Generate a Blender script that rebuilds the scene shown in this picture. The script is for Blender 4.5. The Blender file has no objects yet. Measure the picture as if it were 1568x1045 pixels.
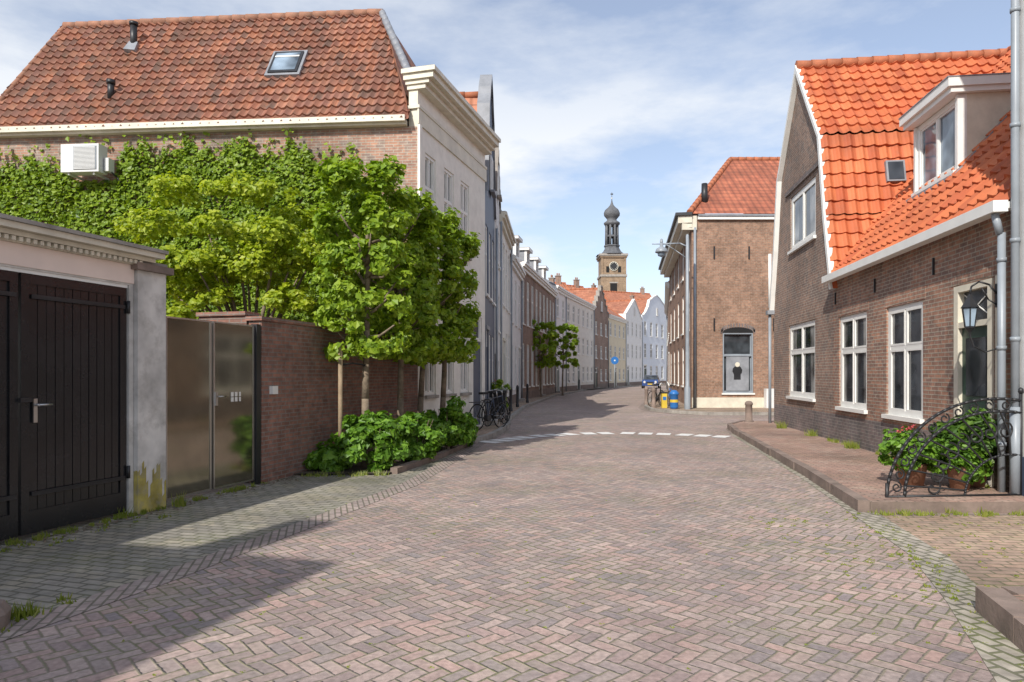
import bpy, math, random
import numpy as np
from mathutils import Vector
random.seed(4); rng=np.random.default_rng(4)
sc=bpy.context.scene
COL=sc.collection

# ------------------------------------------------------------------ nodes
class G:
    def __init__(s,nt): s.nt=nt
    def n(s,t,**k):
        nd=s.nt.nodes.new(t)
        for a,b in k.items(): setattr(nd,a,b)
        return nd
    def put(s,sock,v):
        if isinstance(v,bpy.types.NodeSocket): s.nt.links.new(v,sock)
        else: sock.default_value=v
    def m(s,op,*a,clamp=False):
        nd=s.n('ShaderNodeMath',operation=op); nd.use_clamp=clamp
        for i,v in enumerate(a): s.put(nd.inputs[i],v)
        return nd.outputs[0]
    def mix(s,f,a,b,mode='MIX'):
        nd=s.n('ShaderNodeMix',data_type='RGBA',blend_type=mode)
        s.put(nd.inputs[0],f); s.put(nd.inputs[6],c4(a)); s.put(nd.inputs[7],c4(b))
        return nd.outputs[2]
    def ramp(s,f,stops,interp='LINEAR'):
        nd=s.n('ShaderNodeValToRGB'); r=nd.color_ramp; r.interpolation=interp
        while len(r.elements)<len(stops): r.elements.new(0.5)
        for e,(p,c) in zip(r.elements,stops): e.position=p; e.color=c4(c)
        s.put(nd.inputs[0],f); return nd.outputs[0]
    def noise(s,vec,scale,detail=4,rough=.55,out=0):
        nd=s.n('ShaderNodeTexNoise'); s.put(nd.inputs['Vector'],vec)
        nd.inputs['Scale'].default_value=scale; nd.inputs['Detail'].default_value=detail; nd.inputs['Roughness'].default_value=rough
        return nd.outputs[out]
    def bump(s,h,st=.3,dist=.02):
        nd=s.n('ShaderNodeBump'); nd.inputs['Strength'].default_value=st; nd.inputs['Distance'].default_value=dist
        s.put(nd.inputs['Height'],h); return nd.outputs[0]
def c4(c):
    if isinstance(c,bpy.types.NodeSocket): return c
    if isinstance(c,(int,float)): return (c,c,c,1)
    return tuple(c)+(1,) if len(c)==3 else c
def newmat(name):
    m=bpy.data.materials.new(name); m.use_nodes=True
    g=G(m.node_tree); b=m.node_tree.nodes['Principled BSDF']
    return m,g,b
def uvo(g): return g.n('ShaderNodeTexCoord').outputs['UV']
def geo(g): return g.n('ShaderNodeNewGeometry').outputs['Position']

def brick_mat(name,c1,c2,mortar,bw=.22,bh=.07,ms=.008,stain=.35,bump=.5,c3=None,moss=0,rough=.9,rot=0):
    m,g,b=newmat(name); uv=uvo(g)
    if rot:
        mp=g.n('ShaderNodeMapping'); g.put(mp.inputs[0],uv); mp.inputs['Rotation'].default_value=(0,0,rot); uv=mp.outputs[0]
    br=g.n('ShaderNodeTexBrick'); g.put(br.inputs['Vector'],uv)
    br.inputs['Scale'].default_value=1; br.inputs['Brick Width'].default_value=bw; br.inputs['Row Height'].default_value=bh
    br.inputs['Mortar Size'].default_value=ms; br.inputs['Mortar Smooth'].default_value=.3
    br.inputs['Color1'].default_value=c4(c1); br.inputs['Color2'].default_value=c4(c2); br.inputs['Mortar'].default_value=c4(mortar)
    col=br.outputs['Color']; p=geo(g)
    vr=g.n('ShaderNodeTexVoronoi'); g.put(vr.inputs['Vector'],uv); vr.inputs['Scale'].default_value=5
    sep=g.n('ShaderNodeSeparateColor'); g.put(sep.inputs[0],vr.outputs['Color'])
    f3=g.m('MULTIPLY',g.m('GREATER_THAN',sep.outputs[0],.72),g.m('SUBTRACT',1,br.outputs['Fac']))
    if c3 is None: c3=tuple(x*.6 for x in c1)
    col=g.mix(g.m('MULTIPLY',f3,.6),col,c3)
    n1=g.noise(p,.7,3); n2=g.noise(p,9,2)
    st=g.ramp(n1,[(.3,1-stain),(.7,1+stain*.4)])
    col=g.mix(1,col,st,'MULTIPLY')
    col=g.mix(1,col,g.ramp(n2,[(.25,.72),(.8,1.25)]),'MULTIPLY')
    if moss>0:
        mk=g.ramp(g.noise(p,1.1,4),[(.45,0),(.72,1)])
        mk=g.m('MULTIPLY',g.m('MULTIPLY',mk,moss),g.m('ADD',g.m('MULTIPLY',br.outputs['Fac'],.8),.2))
        col=g.mix(mk,col,(.12,.14,.035))
    g.put(b.inputs['Base Color'],col); b.inputs['Roughness'].default_value=rough
    h=g.m('ADD',g.m('MULTIPLY',br.outputs['Fac'],-1),g.m('MULTIPLY',n2,.4))
    g.put(b.inputs['Normal'],g.bump(h,bump,.012)); return m

def herring_mat(name,cols,mortar,cell=.10,rot=45,moss=.7):
    m,g,b=newmat(name); uv=uvo(g); p=geo(g)
    wob=g.noise(p,1.3,1,out=1)
    vm=g.n('ShaderNodeVectorMath',operation='MULTIPLY_ADD'); g.put(vm.inputs[0],wob); vm.inputs[1].default_value=(.12,.12,0); g.put(vm.inputs[2],uv)
    mp=g.n('ShaderNodeMapping'); g.put(mp.inputs[0],vm.outputs[0]); mp.inputs['Rotation'].default_value=(0,0,math.radians(rot)); mp.inputs['Scale'].default_value=(1/cell,1/cell,1)
    sp=g.n('ShaderNodeSeparateXYZ'); g.put(sp.inputs[0],mp.outputs[0]); x,y=sp.outputs[0],sp.outputs[1]
    i=g.m('FLOOR',x); j=g.m('FLOOR',y); fx=g.m('SUBTRACT',x,i); fy=g.m('SUBTRACT',y,j)
    k=g.m('FLOORED_MODULO',g.m('SUBTRACT',i,j),4.0)
    iS=[g.m('COMPARE',k,float(q),.1) for q in range(4)]
    B=10.0
    d=g.m('MINIMUM',g.m('MINIMUM',g.m('MULTIPLY_ADD',iS[1],B,fx),g.m('MULTIPLY_ADD',iS[0],B,g.m('SUBTRACT',1,fx))),
                    g.m('MINIMUM',g.m('MULTIPLY_ADD',iS[2],B,fy),g.m('MULTIPLY_ADD',iS[3],B,g.m('SUBTRACT',1,fy))))
    cx=g.n('ShaderNodeCombineXYZ'); g.put(cx.inputs[0],g.m('SUBTRACT',i,iS[1])); g.put(cx.inputs[1],g.m('SUBTRACT',j,iS[2]))
    wn=g.n('ShaderNodeTexWhiteNoise',noise_dimensions='3D'); g.put(wn.inputs['Vector'],cx.outputs[0])
    col=g.ramp(wn.outputs['Value'],[(q/(len(cols)-1),c) for q,c in enumerate(cols)])
    n1=g.noise(p,.45,4,.6); n2=g.noise(p,25,3); n3=g.noise(p,1.7,4,.65)
    col=g.mix(1,col,g.ramp(n1,[(.3,.75),(.7,1.18)]),'MULTIPLY')
    col=g.mix(g.ramp(n3,[(.42,0),(.7,.40)]),col,(.32,.285,.26))   # worn patches
    col=g.mix(1,col,g.ramp(n2,[(.2,.68),(.8,1.28)]),'MULTIPLY')
    edge=g.n('ShaderNodeMapRange'); g.put(edge.inputs[0],g.m('ADD',d,g.m('MULTIPLY',g.m('SUBTRACT',n2,.5),.16))); edge.inputs[1].default_value=.02; edge.inputs[2].default_value=.12
    mk=g.ramp(g.noise(p,.5,5,.65),[(.44,0),(.60,1)])
    mcol=g.mix(g.m('MULTIPLY',mk,moss),mortar,(.15,.17,.05))
    col2=g.mix(edge.outputs[0],mcol,col)
    mk2=g.m('MULTIPLY',g.m('MULTIPLY',mk,g.ramp(n3,[(.48,0),(.7,1)])),moss*.4)
    col2=g.mix(mk2,col2,(.23,.22,.10))
    g.put(b.inputs['Base Color'],col2); b.inputs['Roughness'].default_value=.85
    h=g.m('ADD',g.m('MULTIPLY',edge.outputs[0],1.0),g.m('ADD',g.m('MULTIPLY',n2,.4),g.m('MULTIPLY',wn.outputs['Value'],.5)))
    g.put(b.inputs['Normal'],g.bump(h,.75,.01)); return m

def paint(name,c,rough=.5,var=.12,bump=.08,metal=0,scale=3,dirt=0,dirtc=(.12,.11,.08)):
    m,g,b=newmat(name); p=geo(g)
    n=g.noise(p,scale,3,.6)
    col=g.mix(1,c,g.ramp(n,[(.3,1-var),(.7,1+var*.5)]),'MULTIPLY')
    if dirt: col=g.mix(g.m('MULTIPLY',g.ramp(g.noise(p,scale*1.7,4,.7),[(.48,0),(.75,1)]),dirt),col,dirtc)
    g.put(b.inputs['Base Color'],col); b.inputs['Roughness'].default_value=rough; b.inputs['Metallic'].default_value=metal
    if bump>.09: g.put(b.inputs['Normal'],g.bump(g.noise(p,30,2),bump,.01))
    return m

def tile_mat(name,cols,w=.23,c=.32,bump=0,lich=.3):
    m,g,b=newmat(name); uv=uvo(g); p=geo(g)
    sp=g.n('ShaderNodeSeparateXYZ'); g.put(sp.inputs[0],uv)
    x=g.m('DIVIDE',sp.outputs[0],w); y=g.m('DIVIDE',sp.outputs[1],c)
    i=g.m('FLOOR',x); j=g.m('FLOOR',y)
    cx=g.n('ShaderNodeCombineXYZ'); g.put(cx.inputs[0],i); g.put(cx.inputs[1],j)
    wn=g.n('ShaderNodeTexWhiteNoise',noise_dimensions='3D'); g.put(wn.inputs['Vector'],cx.outputs[0])
    col=g.ramp(wn.outputs['Value'],[(q/(len(cols)-1),cc) for q,cc in enumerate(cols)])
    col=g.mix(1,col,g.ramp(g.noise(p,.9,4),[(.3,.72),(.7,1.15)]),'MULTIPLY')
    col=g.mix(g.m('MULTIPLY',g.ramp(g.noise(p,5,5,.7),[(.5,0),(.7,1)]),lich),col,(.10,.09,.065))
    fy=g.m('SUBTRACT',y,j)
    if bump:
        fx=g.m('SUBTRACT',x,i)
        h=g.m('ADD',g.m('SINE',g.m('MULTIPLY',fx,6.283)),g.m('MULTIPLY',fy,-1.2))
        g.put(b.inputs['Normal'],g.bump(h,bump,.03))
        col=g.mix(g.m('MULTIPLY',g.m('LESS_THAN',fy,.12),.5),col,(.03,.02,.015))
    g.put(b.inputs['Base Color'],col); b.inputs['Roughness'].default_value=.75
    return m

def leaf_mat(name,cols,trans=.4):
    m,g,b=newmat(name); p=geo(g)
    gn=g.n('ShaderNodeNewGeometry')
    f=g.m('ADD',g.m('MULTIPLY',gn.outputs['Random Per Island'],.6),g.m('MULTIPLY',g.noise(p,2.2,1),.4))
    col=g.ramp(f,[(.15+.7*q/(len(cols)-1),cc) for q,cc in enumerate(cols)])
    g.put(b.inputs['Base Color'],col); b.inputs['Roughness'].default_value=.5
    tr=g.n('ShaderNodeBsdfTranslucent'); g.put(tr.inputs[0],g.mix(1,col,(1.4,1.4,.6),'MULTIPLY'))
    mx=g.n('ShaderNodeMixShader'); mx.inputs[0].default_value=trans
    nt=m.node_tree; nt.links.new(b.outputs[0],mx.inputs[1]); nt.links.new(tr.outputs[0],mx.inputs[2])
    nt.links.new(mx.outputs[0],nt.nodes['Material Output'].inputs[0]); return m

def glass_mat(name,c=(.03,.035,.04),rough=.04):
    m,g,b=newmat(name); p=geo(g)
    col=g.mix(1,c,g.ramp(g.noise(p,1.6,2),[(.35,.4),(.7,2.2)]),'MULTIPLY')
    g.put(b.inputs['Base Color'],col); b.inputs['Roughness'].default_value=rough; b.inputs['IOR'].default_value=1.55
    g.put(b.inputs['Normal'],g.bump(g.noise(p,1.5,1),.08,.03)); return m

M={}
M['road']=herring_mat('road_pavers',[(.43,.295,.26),(.29,.225,.21),(.46,.31,.265),(.35,.275,.25),(.49,.365,.315),(.26,.215,.21),(.41,.305,.26)],(.23,.195,.15),cell=.09)
M['fore']=brick_mat('forecourt_pavers',(.38,.345,.29),(.28,.26,.22),(.17,.16,.12),.2,.1,.012,.4,.6,(.41,.36,.27),.75,rot=.3)
M['gutter']=brick_mat('gutter_pavers',(.42,.32,.29),(.35,.285,.255),(.19,.165,.13),.2,.07,.01,.3,.6,(.43,.36,.31),.3,rot=1.3)
M['gutter2']=brick_mat('gutter_setts',(.45,.40,.33),(.36,.32,.27),(.18,.17,.12),.16,.1,.014,.3,.6,(.48,.43,.35),.8,rot=1.35)
M['pav']=brick_mat('pavement_pavers',(.46,.31,.23),(.36,.26,.205),(.20,.175,.11),.2,.1,.01,.35,.6,(.49,.37,.26),.85,rot=.1)
M['pav2']=brick_mat('terrace_pavers',(.46,.28,.215),(.36,.225,.18),(.20,.16,.125),.2,.07,.009,.35,.6,(.47,.34,.27),.35,rot=.14)
M['ground']=brick_mat('ground_pavers',(.36,.27,.235),(.29,.23,.205),(.19,.165,.125),.2,.1,.01,.4,.4,None,.5)
M['kerb']=paint('kerb_stone',(.24,.18,.15),.9,.35,.4,dirt=.5,dirtc=(.13,.11,.08))
M['kerbg']=paint('kerb_grey_stone',(.35,.32,.285),.9,.3,.4,dirt=.4)
M['soil']=paint('soil',(.09,.07,.05),.95,.4,.6)
M['brickE']=brick_mat('weathered_brick',(.42,.22,.145),(.29,.17,.13),(.37,.32,.26),.21,.062,.010,.4,.5,(.22,.19,.17))
M['brickW']=brick_mat('garden_wall_brick',(.36,.17,.12),(.25,.135,.105),(.25,.21,.18),.21,.062,.010,.35,.7)
M['brickB']=brick_mat('brown_brick',(.41,.21,.135),(.27,.15,.11),(.38,.325,.26),.21,.064,.010,.3,.6,(.19,.13,.11))
M['brickA']=brick_mat('grey_brown_brick',(.33,.20,.145),(.245,.16,.125),(.35,.30,.245),.21,.064,.010,.3,.6,(.17,.135,.12))
M['brickP']=brick_mat('plinth_brick',(.23,.17,.16),(.165,.135,.13),(.26,.23,.205),.21,.064,.009,.3,.5,(.13,.12,.12))
M['brickD']=brick_mat('red_brown_brick',(.38,.21,.135),(.28,.16,.11),(.31,.25,.19),.22,.07,.009,.3,.4)
M['brickJ']=brick_mat('row_brick',(.36,.21,.15),(.27,.17,.13),(.36,.31,.26),.22,.07,.01,.3,.3)
M['brickT']=brick_mat('tower_brick',(.34,.23,.14),(.28,.19,.12),(.32,.26,.2),.5,.2,.02,.3,.2)
M['tileE']=tile_mat('old_clay_tiles',[(.31,.12,.07),(.23,.10,.07),(.38,.155,.085),(.17,.095,.07),(.29,.13,.09),(.40,.18,.105)],w=.21,c=.27,lich=.55)
M['tileB']=tile_mat('orange_clay_tiles',[(.50,.125,.045),(.56,.16,.058),(.43,.10,.038),(.59,.18,.07)],w=.25,c=.33,lich=.18)
M['tileD']=tile_mat('red_clay_tiles',[(.42,.13,.07),(.32,.10,.055),(.46,.15,.08)],w=.3,c=.36,bump=.9,lich=.25)
M['tileO']=tile_mat('far_orange_tiles',[(.46,.18,.10),(.40,.15,.085),(.50,.21,.12)],w=.3,c=.36,bump=.8,lich=.2)
M['slate']=tile_mat('grey_slates',[(.10,.105,.115),(.14,.145,.155)],w=.3,c=.25,bump=.3,lich=.1)
M['ridge']=paint('ridge_clay',(.42,.14,.065),.8,.3,.2,dirt=.3)
M['ridgeE']=paint('ridge_clay_old',(.33,.16,.10),.85,.35,.3,dirt=.4)
M['lead']=paint('lead_sheet',(.25,.26,.28),.55,.25,.15)
M['white']=paint('white_paint',(.78,.77,.73),.45,.07,.04)
M['cream']=paint('cream_paint',(.68,.63,.51),.5,.14,.05,dirt=.2,dirtc=(.3,.26,.2))
M['creamE']=paint('pale_plaster',(.80,.77,.70),.8,.10,.12,dirt=.14,dirtc=(.42,.39,.33))
M['salmon']=paint('salmon_plaster',(.80,.66,.58),.75,.06,.05)
M['pillar']=paint('weathered_plaster',(.62,.595,.56),.9,.35,.4,scale=2.2,dirt=.55,dirtc=(.22,.20,.17))
M['lichen']=paint('lichen_plaster',(.46,.38,.10),.95,.5,.5,scale=4,dirt=.8,dirtc=(.28,.26,.22))
M['black']=paint('black_gloss_paint',(.016,.016,.018),.25,.3,.12)
M['blackm']=paint('black_iron',(.02,.02,.022),.45,.3,.1)
M['dgreen']=paint('dark_green_paint',(.02,.05,.035),.35,.2,.03)
M['navy']=paint('slate_blue_paint',(.06,.08,.125),.5,.15,.05)
M['grey']=paint('grey_pipe',(.27,.30,.33),.4,.15,.05)
M['lightgrey']=paint('light_grey_plaster',(.70,.70,.69),.8,.1,.1,dirt=.1)
M['bluewhite']=paint('blue_white_plaster',(.70,.75,.82),.8,.07,.1)
M['yellow']=paint('yellow_plaster',(.74,.64,.46),.8,.1,.1)
M['whitepl']=paint('white_plaster',(.82,.81,.79),.8,.08,.1,dirt=.08)
M['gate']=paint('bronze_gate_sheet',(.30,.275,.215),.10,.15,0,metal=.9)
M['steel']=paint('brushed_steel',(.55,.55,.55),.3,.1,0,metal=1)
M['bark']=paint('bark',(.22,.17,.12),.95,.4,.8,scale=8)
M['wood']=paint('stake_wood',(.30,.22,.14),.9,.3,.4,scale=6)
M['terra']=paint('terracotta',(.30,.15,.09),.8,.3,.2)
M['acw']=paint('ac_casing',(.62,.62,.60),.5,.05,0)
M['glass']=glass_mat('window_glass',(.035,.04,.045))
M['glassc']=glass_mat('curtained_glass',(.16,.16,.155),.06)
M['sky glass']=glass_mat('skylight_glass',(.14,.18,.22),.05)
M['mark']=paint('road_marking_paint',(.78,.77,.74),.8,.15,.2,scale=9,dirt=.45,dirtc=(.38,.33,.3))
M['blue']=paint('blue_paint',(.03,.16,.45),.35,.1,0)
M['carblue']=paint('car_paint',(.03,.07,.22),.2,.05,0)
M['yel']=paint('yellow_plastic',(.65,.46,.05),.5,.1,0)
M['rubber']=paint('rubber',(.02,.02,.02),.8,.2,.1)
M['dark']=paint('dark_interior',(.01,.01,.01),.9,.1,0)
M['clock']=paint('clock_face',(.75,.72,.6),.6,.05,0)
M['leafY']=leaf_mat('yellow_green_leaves',[(.22,.30,.014),(.32,.41,.018),(.45,.50,.03),(.16,.25,.014)],.42)
M['leafG']=leaf_mat('green_leaves',[(.13,.22,.015),(.21,.33,.02),(.33,.44,.03),(.15,.25,.015)],.38)
M['leafI']=leaf_mat('ivy_leaves',[(.11,.19,.012),(.19,.29,.015),(.27,.37,.02),(.06,.13,.012)],.3)
M['leafH']=leaf_mat('hydrangea_leaves',[(.07,.16,.015),(.12,.25,.02),(.20,.36,.03)],.3)
M['leafD']=leaf_mat('dark_leaves',[(.04,.10,.012),(.08,.17,.02),(.13,.22,.02)],.3)
M['flower']=leaf_mat('pink_flowers',[(.5,.06,.08),(.6,.15,.15)],.2)
M['grass']=leaf_mat('weed_blades',[(.14,.19,.02),(.22,.27,.04),(.30,.29,.08)],.3)

# ------------------------------------------------------------------ mesh building
class Fr:
    def __init__(s,ox,oy,tx,ty,side):
        l=math.hypot(tx,ty); s.o=Vector((ox,oy,0)); s.t=Vector((tx/l,ty/l,0))
        s.n=Vector((s.t.y,-s.t.x,0)) if side=='L' else Vector((-s.t.y,s.t.x,0))
    def P(s,u,d,z): return s.o+s.t*u+s.n*d+Vector((0,0,z))
def EM(name):
    e=bpy.data.objects.new(name,None); COL.objects.link(e); e.empty_display_size=.3; return e
class Part:
    def __init__(s,name,parent=None):
        s.name=name; s.par=parent; s.v=[]; s.f=[]; s.m=[]; s.mats=[]; s.sm=[]
    def mi(s,mat):
        if mat not in s.mats: s.mats.append(mat)
        return s.mats.index(mat)
    def poly(s,pts,mat,smooth=False):
        b=len(s.v); s.v+= [tuple(p) for p in pts]; s.f.append(list(range(b,b+len(pts)))); s.m.append(s.mi(mat)); s.sm.append(smooth)
    def box(s,fr,u0,u1,d0,d1,z0,z1,mat):
        b=len(s.v)
        for z in (z0,z1):
            for (u,d) in ((u0,d0),(u1,d0),(u1,d1),(u0,d1)): s.v.append(tuple(fr.P(u,d,z)))
        k=s.mi(mat)
        for q in ((0,3,2,1),(4,5,6,7),(0,1,5,4),(1,2,6,5),(2,3,7,6),(3,0,4,7)):
            s.f.append([b+i for i in q]); s.m.append(k); s.sm.append(False)
    def cyl(s,p0,p1,r0,r1,seg,mat,caps=True):
        p0=Vector(p0);p1=Vector(p1); ax=(p1-p0)
        if ax.length<1e-6: return
        ax.normalize(); a=ax.orthogonal().normalized(); c=ax.cross(a); b=len(s.v); k=s.mi(mat)
        for p,r in ((p0,r0),(p1,r1)):
            for i in range(seg):
                t=2*math.pi*i/seg; s.v.append(tuple(p+a*math.cos(t)*r+c*math.sin(t)*r))
        for i in range(seg):
            j=(i+1)%seg; s.f.append([b+i,b+j,b+seg+j,b+seg+i]); s.m.append(k); s.sm.append(seg>5)
        if caps:
            s.f.append([b+i for i in range(seg)][::-1]); s.m.append(k); s.sm.append(False)
            s.f.append([b+seg+i for i in range(seg)]); s.m.append(k); s.sm.append(False)
    def tube(s,pts,r,seg,mat,r1=None):
        n=len(pts)-1
        for i in range(n):
            a=r if r1 is None else r+(r1-r)*i/n; c=r if r1 is None else r+(r1-r)*(i+1)/n
            s.cyl(pts[i],pts[i+1],a,c,seg,mat)
    def lathe(s,c,prof,seg,mat,smooth=True,rot=0):
        b=len(s.v); k=s.mi(mat)
        for r,z in prof:
            for i in range(seg):
                t=2*math.pi*i/seg+rot; s.v.append((c[0]+r*math.cos(t),c[1]+r*math.sin(t),c[2]+z))
        for q in range(len(prof)-1):
            for i in range(seg):
                j=(i+1)%seg; s.f.append([b+q*seg+i,b+q*seg+j,b+(q+1)*seg+j,b+(q+1)*seg+i]); s.m.append(k); s.sm.append(smooth)
    def done(s):
        if not s.f: return None
        me=bpy.data.meshes.new(s.name); me.from_pydata(s.v,[],s.f)
        for mt in s.mats: me.materials.append(M[mt])
        uvl=me.uv_layers.new(name='UVMap').data; V=s.v
        for pi,p in enumerate(me.polygons):
            p.material_index=s.m[pi]; p.use_smooth=s.sm[pi]
            n=p.normal
            if abs(n.z)>.95: t=Vector((1,0,0)); bb=Vector((0,1,0))
            else:
                if n.z<0: n=-n
                t=Vector((0,0,1)).cross(n).normalized(); bb=n.cross(t)
                if abs(n.z)<.05: bb=Vector((0,0,1))
            for li in p.loop_indices:
                q=Vector(V[me.loops[li].vertex_index]); uvl[li].uv=(q.dot(t),q.dot(bb))
        o=bpy.data.objects.new(s.name,me); COL.objects.link(o)
        if s.par: o.parent=s.par
        return o

def pantile(name,par,A,U,V,lu,lv,mat,w=.23,c=.32,res=7,ulo=None,uhi=None,flip=False):
    A=np.array(A);U=np.array(U)/np.linalg.norm(U);V=np.array(V)/np.linalg.norm(V)
    N=np.cross(U,V)
    if N[2]<0: N=-N
    nu=int(math.ceil(lu/w*res)); us=np.minimum(np.arange(nu+1)*w/res,lu); rows=[]; nv=int(math.ceil(lv/c))
    for j in range(nv):
        rows.append((j*c,.045)); rows.append((min((j+1)*c,lv)-.002,.0))
    jit=rng.normal(0,.006,(nv,nu//res+2))
    vs=[];uvs=[]
    for ri,(v,h) in enumerate(rows):
        a=ulo(v) if ulo else 0; b=uhi(v) if uhi else lu
        uu=np.clip(us,a,b); fr=(us/w)%1.0
        prof=.045*np.exp(-((fr-.5)/.17)**2)-.008*np.cos(2*np.pi*fr)
        hh=h+prof+jit[ri//2,(us/w).astype(int)]
        P=A+np.outer(uu,U)+v*V+np.outer(hh,N); vs.append(P); uvs.append(np.stack([uu,np.full_like(uu,v+.001)],1))
    n=nu+1; V3=np.concatenate(vs); UV=np.concatenate(uvs); F=[]
    for r in range(len(rows)-1):
        X=UV[r*n:(r+1)*n,0]; Y=UV[(r+1)*n:(r+2)*n,0]
        for i in range(nu):
            if X[i+1]-X[i]>1e-4 or Y[i+1]-Y[i]>1e-4: F.append((r*n+i,r*n+i+1,(r+1)*n+i+1,(r+1)*n+i))
    me=bpy.data.meshes.new(name); me.from_pydata(V3.tolist(),[],F); me.materials.append(M[mat])
    l=me.uv_layers.new(name='UVMap'); idx=np.zeros(len(me.loops),dtype=np.int32); me.loops.foreach_get('vertex_index',idx)
    l.data.foreach_set('uv',UV[idx].ravel().astype(np.float32))
    o=bpy.data.objects.new(name,me); COL.objects.link(o); o.parent=par; return o
def ridge(part,p0,p1,mat,r=.12,L=.36):
    p0=Vector(p0);p1=Vector(p1); n=max(1,int((p1-p0).length/L)); 
    for i in range(n):
        a=p0.lerp(p1,i/n); b=p0.lerp(p1,(i+1.08)/n); part.cyl(a,b,r*1.08,r*.92,8,mat)

def wall(part,fr,u0,u1,z0,z1,ops,mat,dep=.12,rev=None,band=None):
    us=sorted(set([u0,u1]+[o[0] for o in ops]+[o[1] for o in ops])); zs=[z0,z1]+[o[2] for o in ops]+[o[3] for o in ops]
    if band: zs.append(band[0])
    zs=sorted(set(zs))
    for a,b in zip(us,us[1:]):
        for c,d in zip(zs,zs[1:]):
            x=(a+b)/2;y=(c+d)/2
            if any(o[0]<x<o[1] and o[2]<y<o[3] for o in ops): continue
            mm=band[1] if band and y<band[0] else mat
            part.poly([fr.P(a,0,c),fr.P(b,0,c),fr.P(b,0,d),fr.P(a,0,d)],mm)
    rv=rev or mat
    for a,b,c,d in [o[:4] for o in ops]:
        for q in (((a,c),(b,c)),((b,c),(b,d)),((b,d),(a,d)),((a,d),(a,c))):
            (ua,za),(ub,zb)=q
            part.poly([fr.P(ua,0,za),fr.P(ub,0,zb),fr.P(ub,-dep,zb),fr.P(ua,-dep,za)],rv)
def window(part,fr,a,b,c,d,fm='white',gm='glass',nx=2,tr=.62,fw=.07,dep=.12,sill='white',bars=0,d0=0,curt=0):
    e=.004
    D0=d0-dep+.01; D1=d0-.03
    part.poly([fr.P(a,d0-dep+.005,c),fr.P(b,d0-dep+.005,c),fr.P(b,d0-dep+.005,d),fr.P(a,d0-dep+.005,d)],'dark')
    part.box(fr,a+e,a+fw,D0,D1,c+e,d-e,fm); part.box(fr,b-fw,b-e,D0,D1,c+e,d-e,fm)
    part.box(fr,a+fw,b-fw,D0,D1,c+e,c+fw,fm); part.box(fr,a+fw,b-fw,D0,D1,d-fw,d-e,fm)
    ia,ib,ic,id_=a+fw,b-fw,c+fw,d-fw
    gl=D0+.03
    part.poly([fr.P(ia,gl,ic),fr.P(ib,gl,ic),fr.P(ib,gl,id_),fr.P(ia,gl,id_)],gm)
    if curt:
        cw=(ib-ia)*curt
        for s0_,s1_ in ((ia,ia+cw),(ib-cw,ib)):
            part.poly([fr.P(s0_,gl+.0012,ic),fr.P(s1_,gl+.0012,ic),fr.P(s1_+(.1*cw if s0_==ia else 0),gl+.0012,id_),fr.P(s0_-(.1*cw if s0_!=ia else 0),gl+.0012,id_)],'glassc')
    zt=None
    if tr:
        zt=c+(d-c)*tr; part.box(fr,ia,ib,D0+.005,D1-.005,zt-.035,zt+.035,fm)
    for i in range(1,nx):
        u=ia+(ib-ia)*i/nx
        if zt:
            part.box(fr,u-.03,u+.03,D0+.008,D1-.008,ic,zt-.035,fm); part.box(fr,u-.03,u+.03,D0+.008,D1-.008,zt+.035,id_,fm)
        else: part.box(fr,u-.03,u+.03,D0+.008,D1-.008,ic,id_,fm)
    for i in range(nx):
        ua=ia+(ib-ia)*i/nx+(.03 if i else 0); ub=ia+(ib-ia)*(i+1)/nx-(.03 if i<nx-1 else 0)
        for (za,zb) in (((ic,zt-.035),(zt+.035,id_)) if zt else ((ic,id_),)):
            w=.035; s0=gl+.002; s1=gl+.03
            part.box(fr,ua,ua+w,s0,s1,za,zb,fm); part.box(fr,ub-w,ub,s0,s1,za,zb,fm)
            part.box(fr,ua+w,ub-w,s0,s1,za,za+w,fm); part.box(fr,ua+w,ub-w,s0,s1,zb-w,zb,fm)
            for q in range(1,bars+1):
                zz=za+(zb-za)*q/(bars+1); part.box(fr,ua+w,ub-w,s0,s1-.005,zz-.012,zz+.012,fm)
    if sill: part.box(fr,a-.05,b+.05,d0-.06,d0+.07,c-.07,c+.002,sill)

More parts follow.
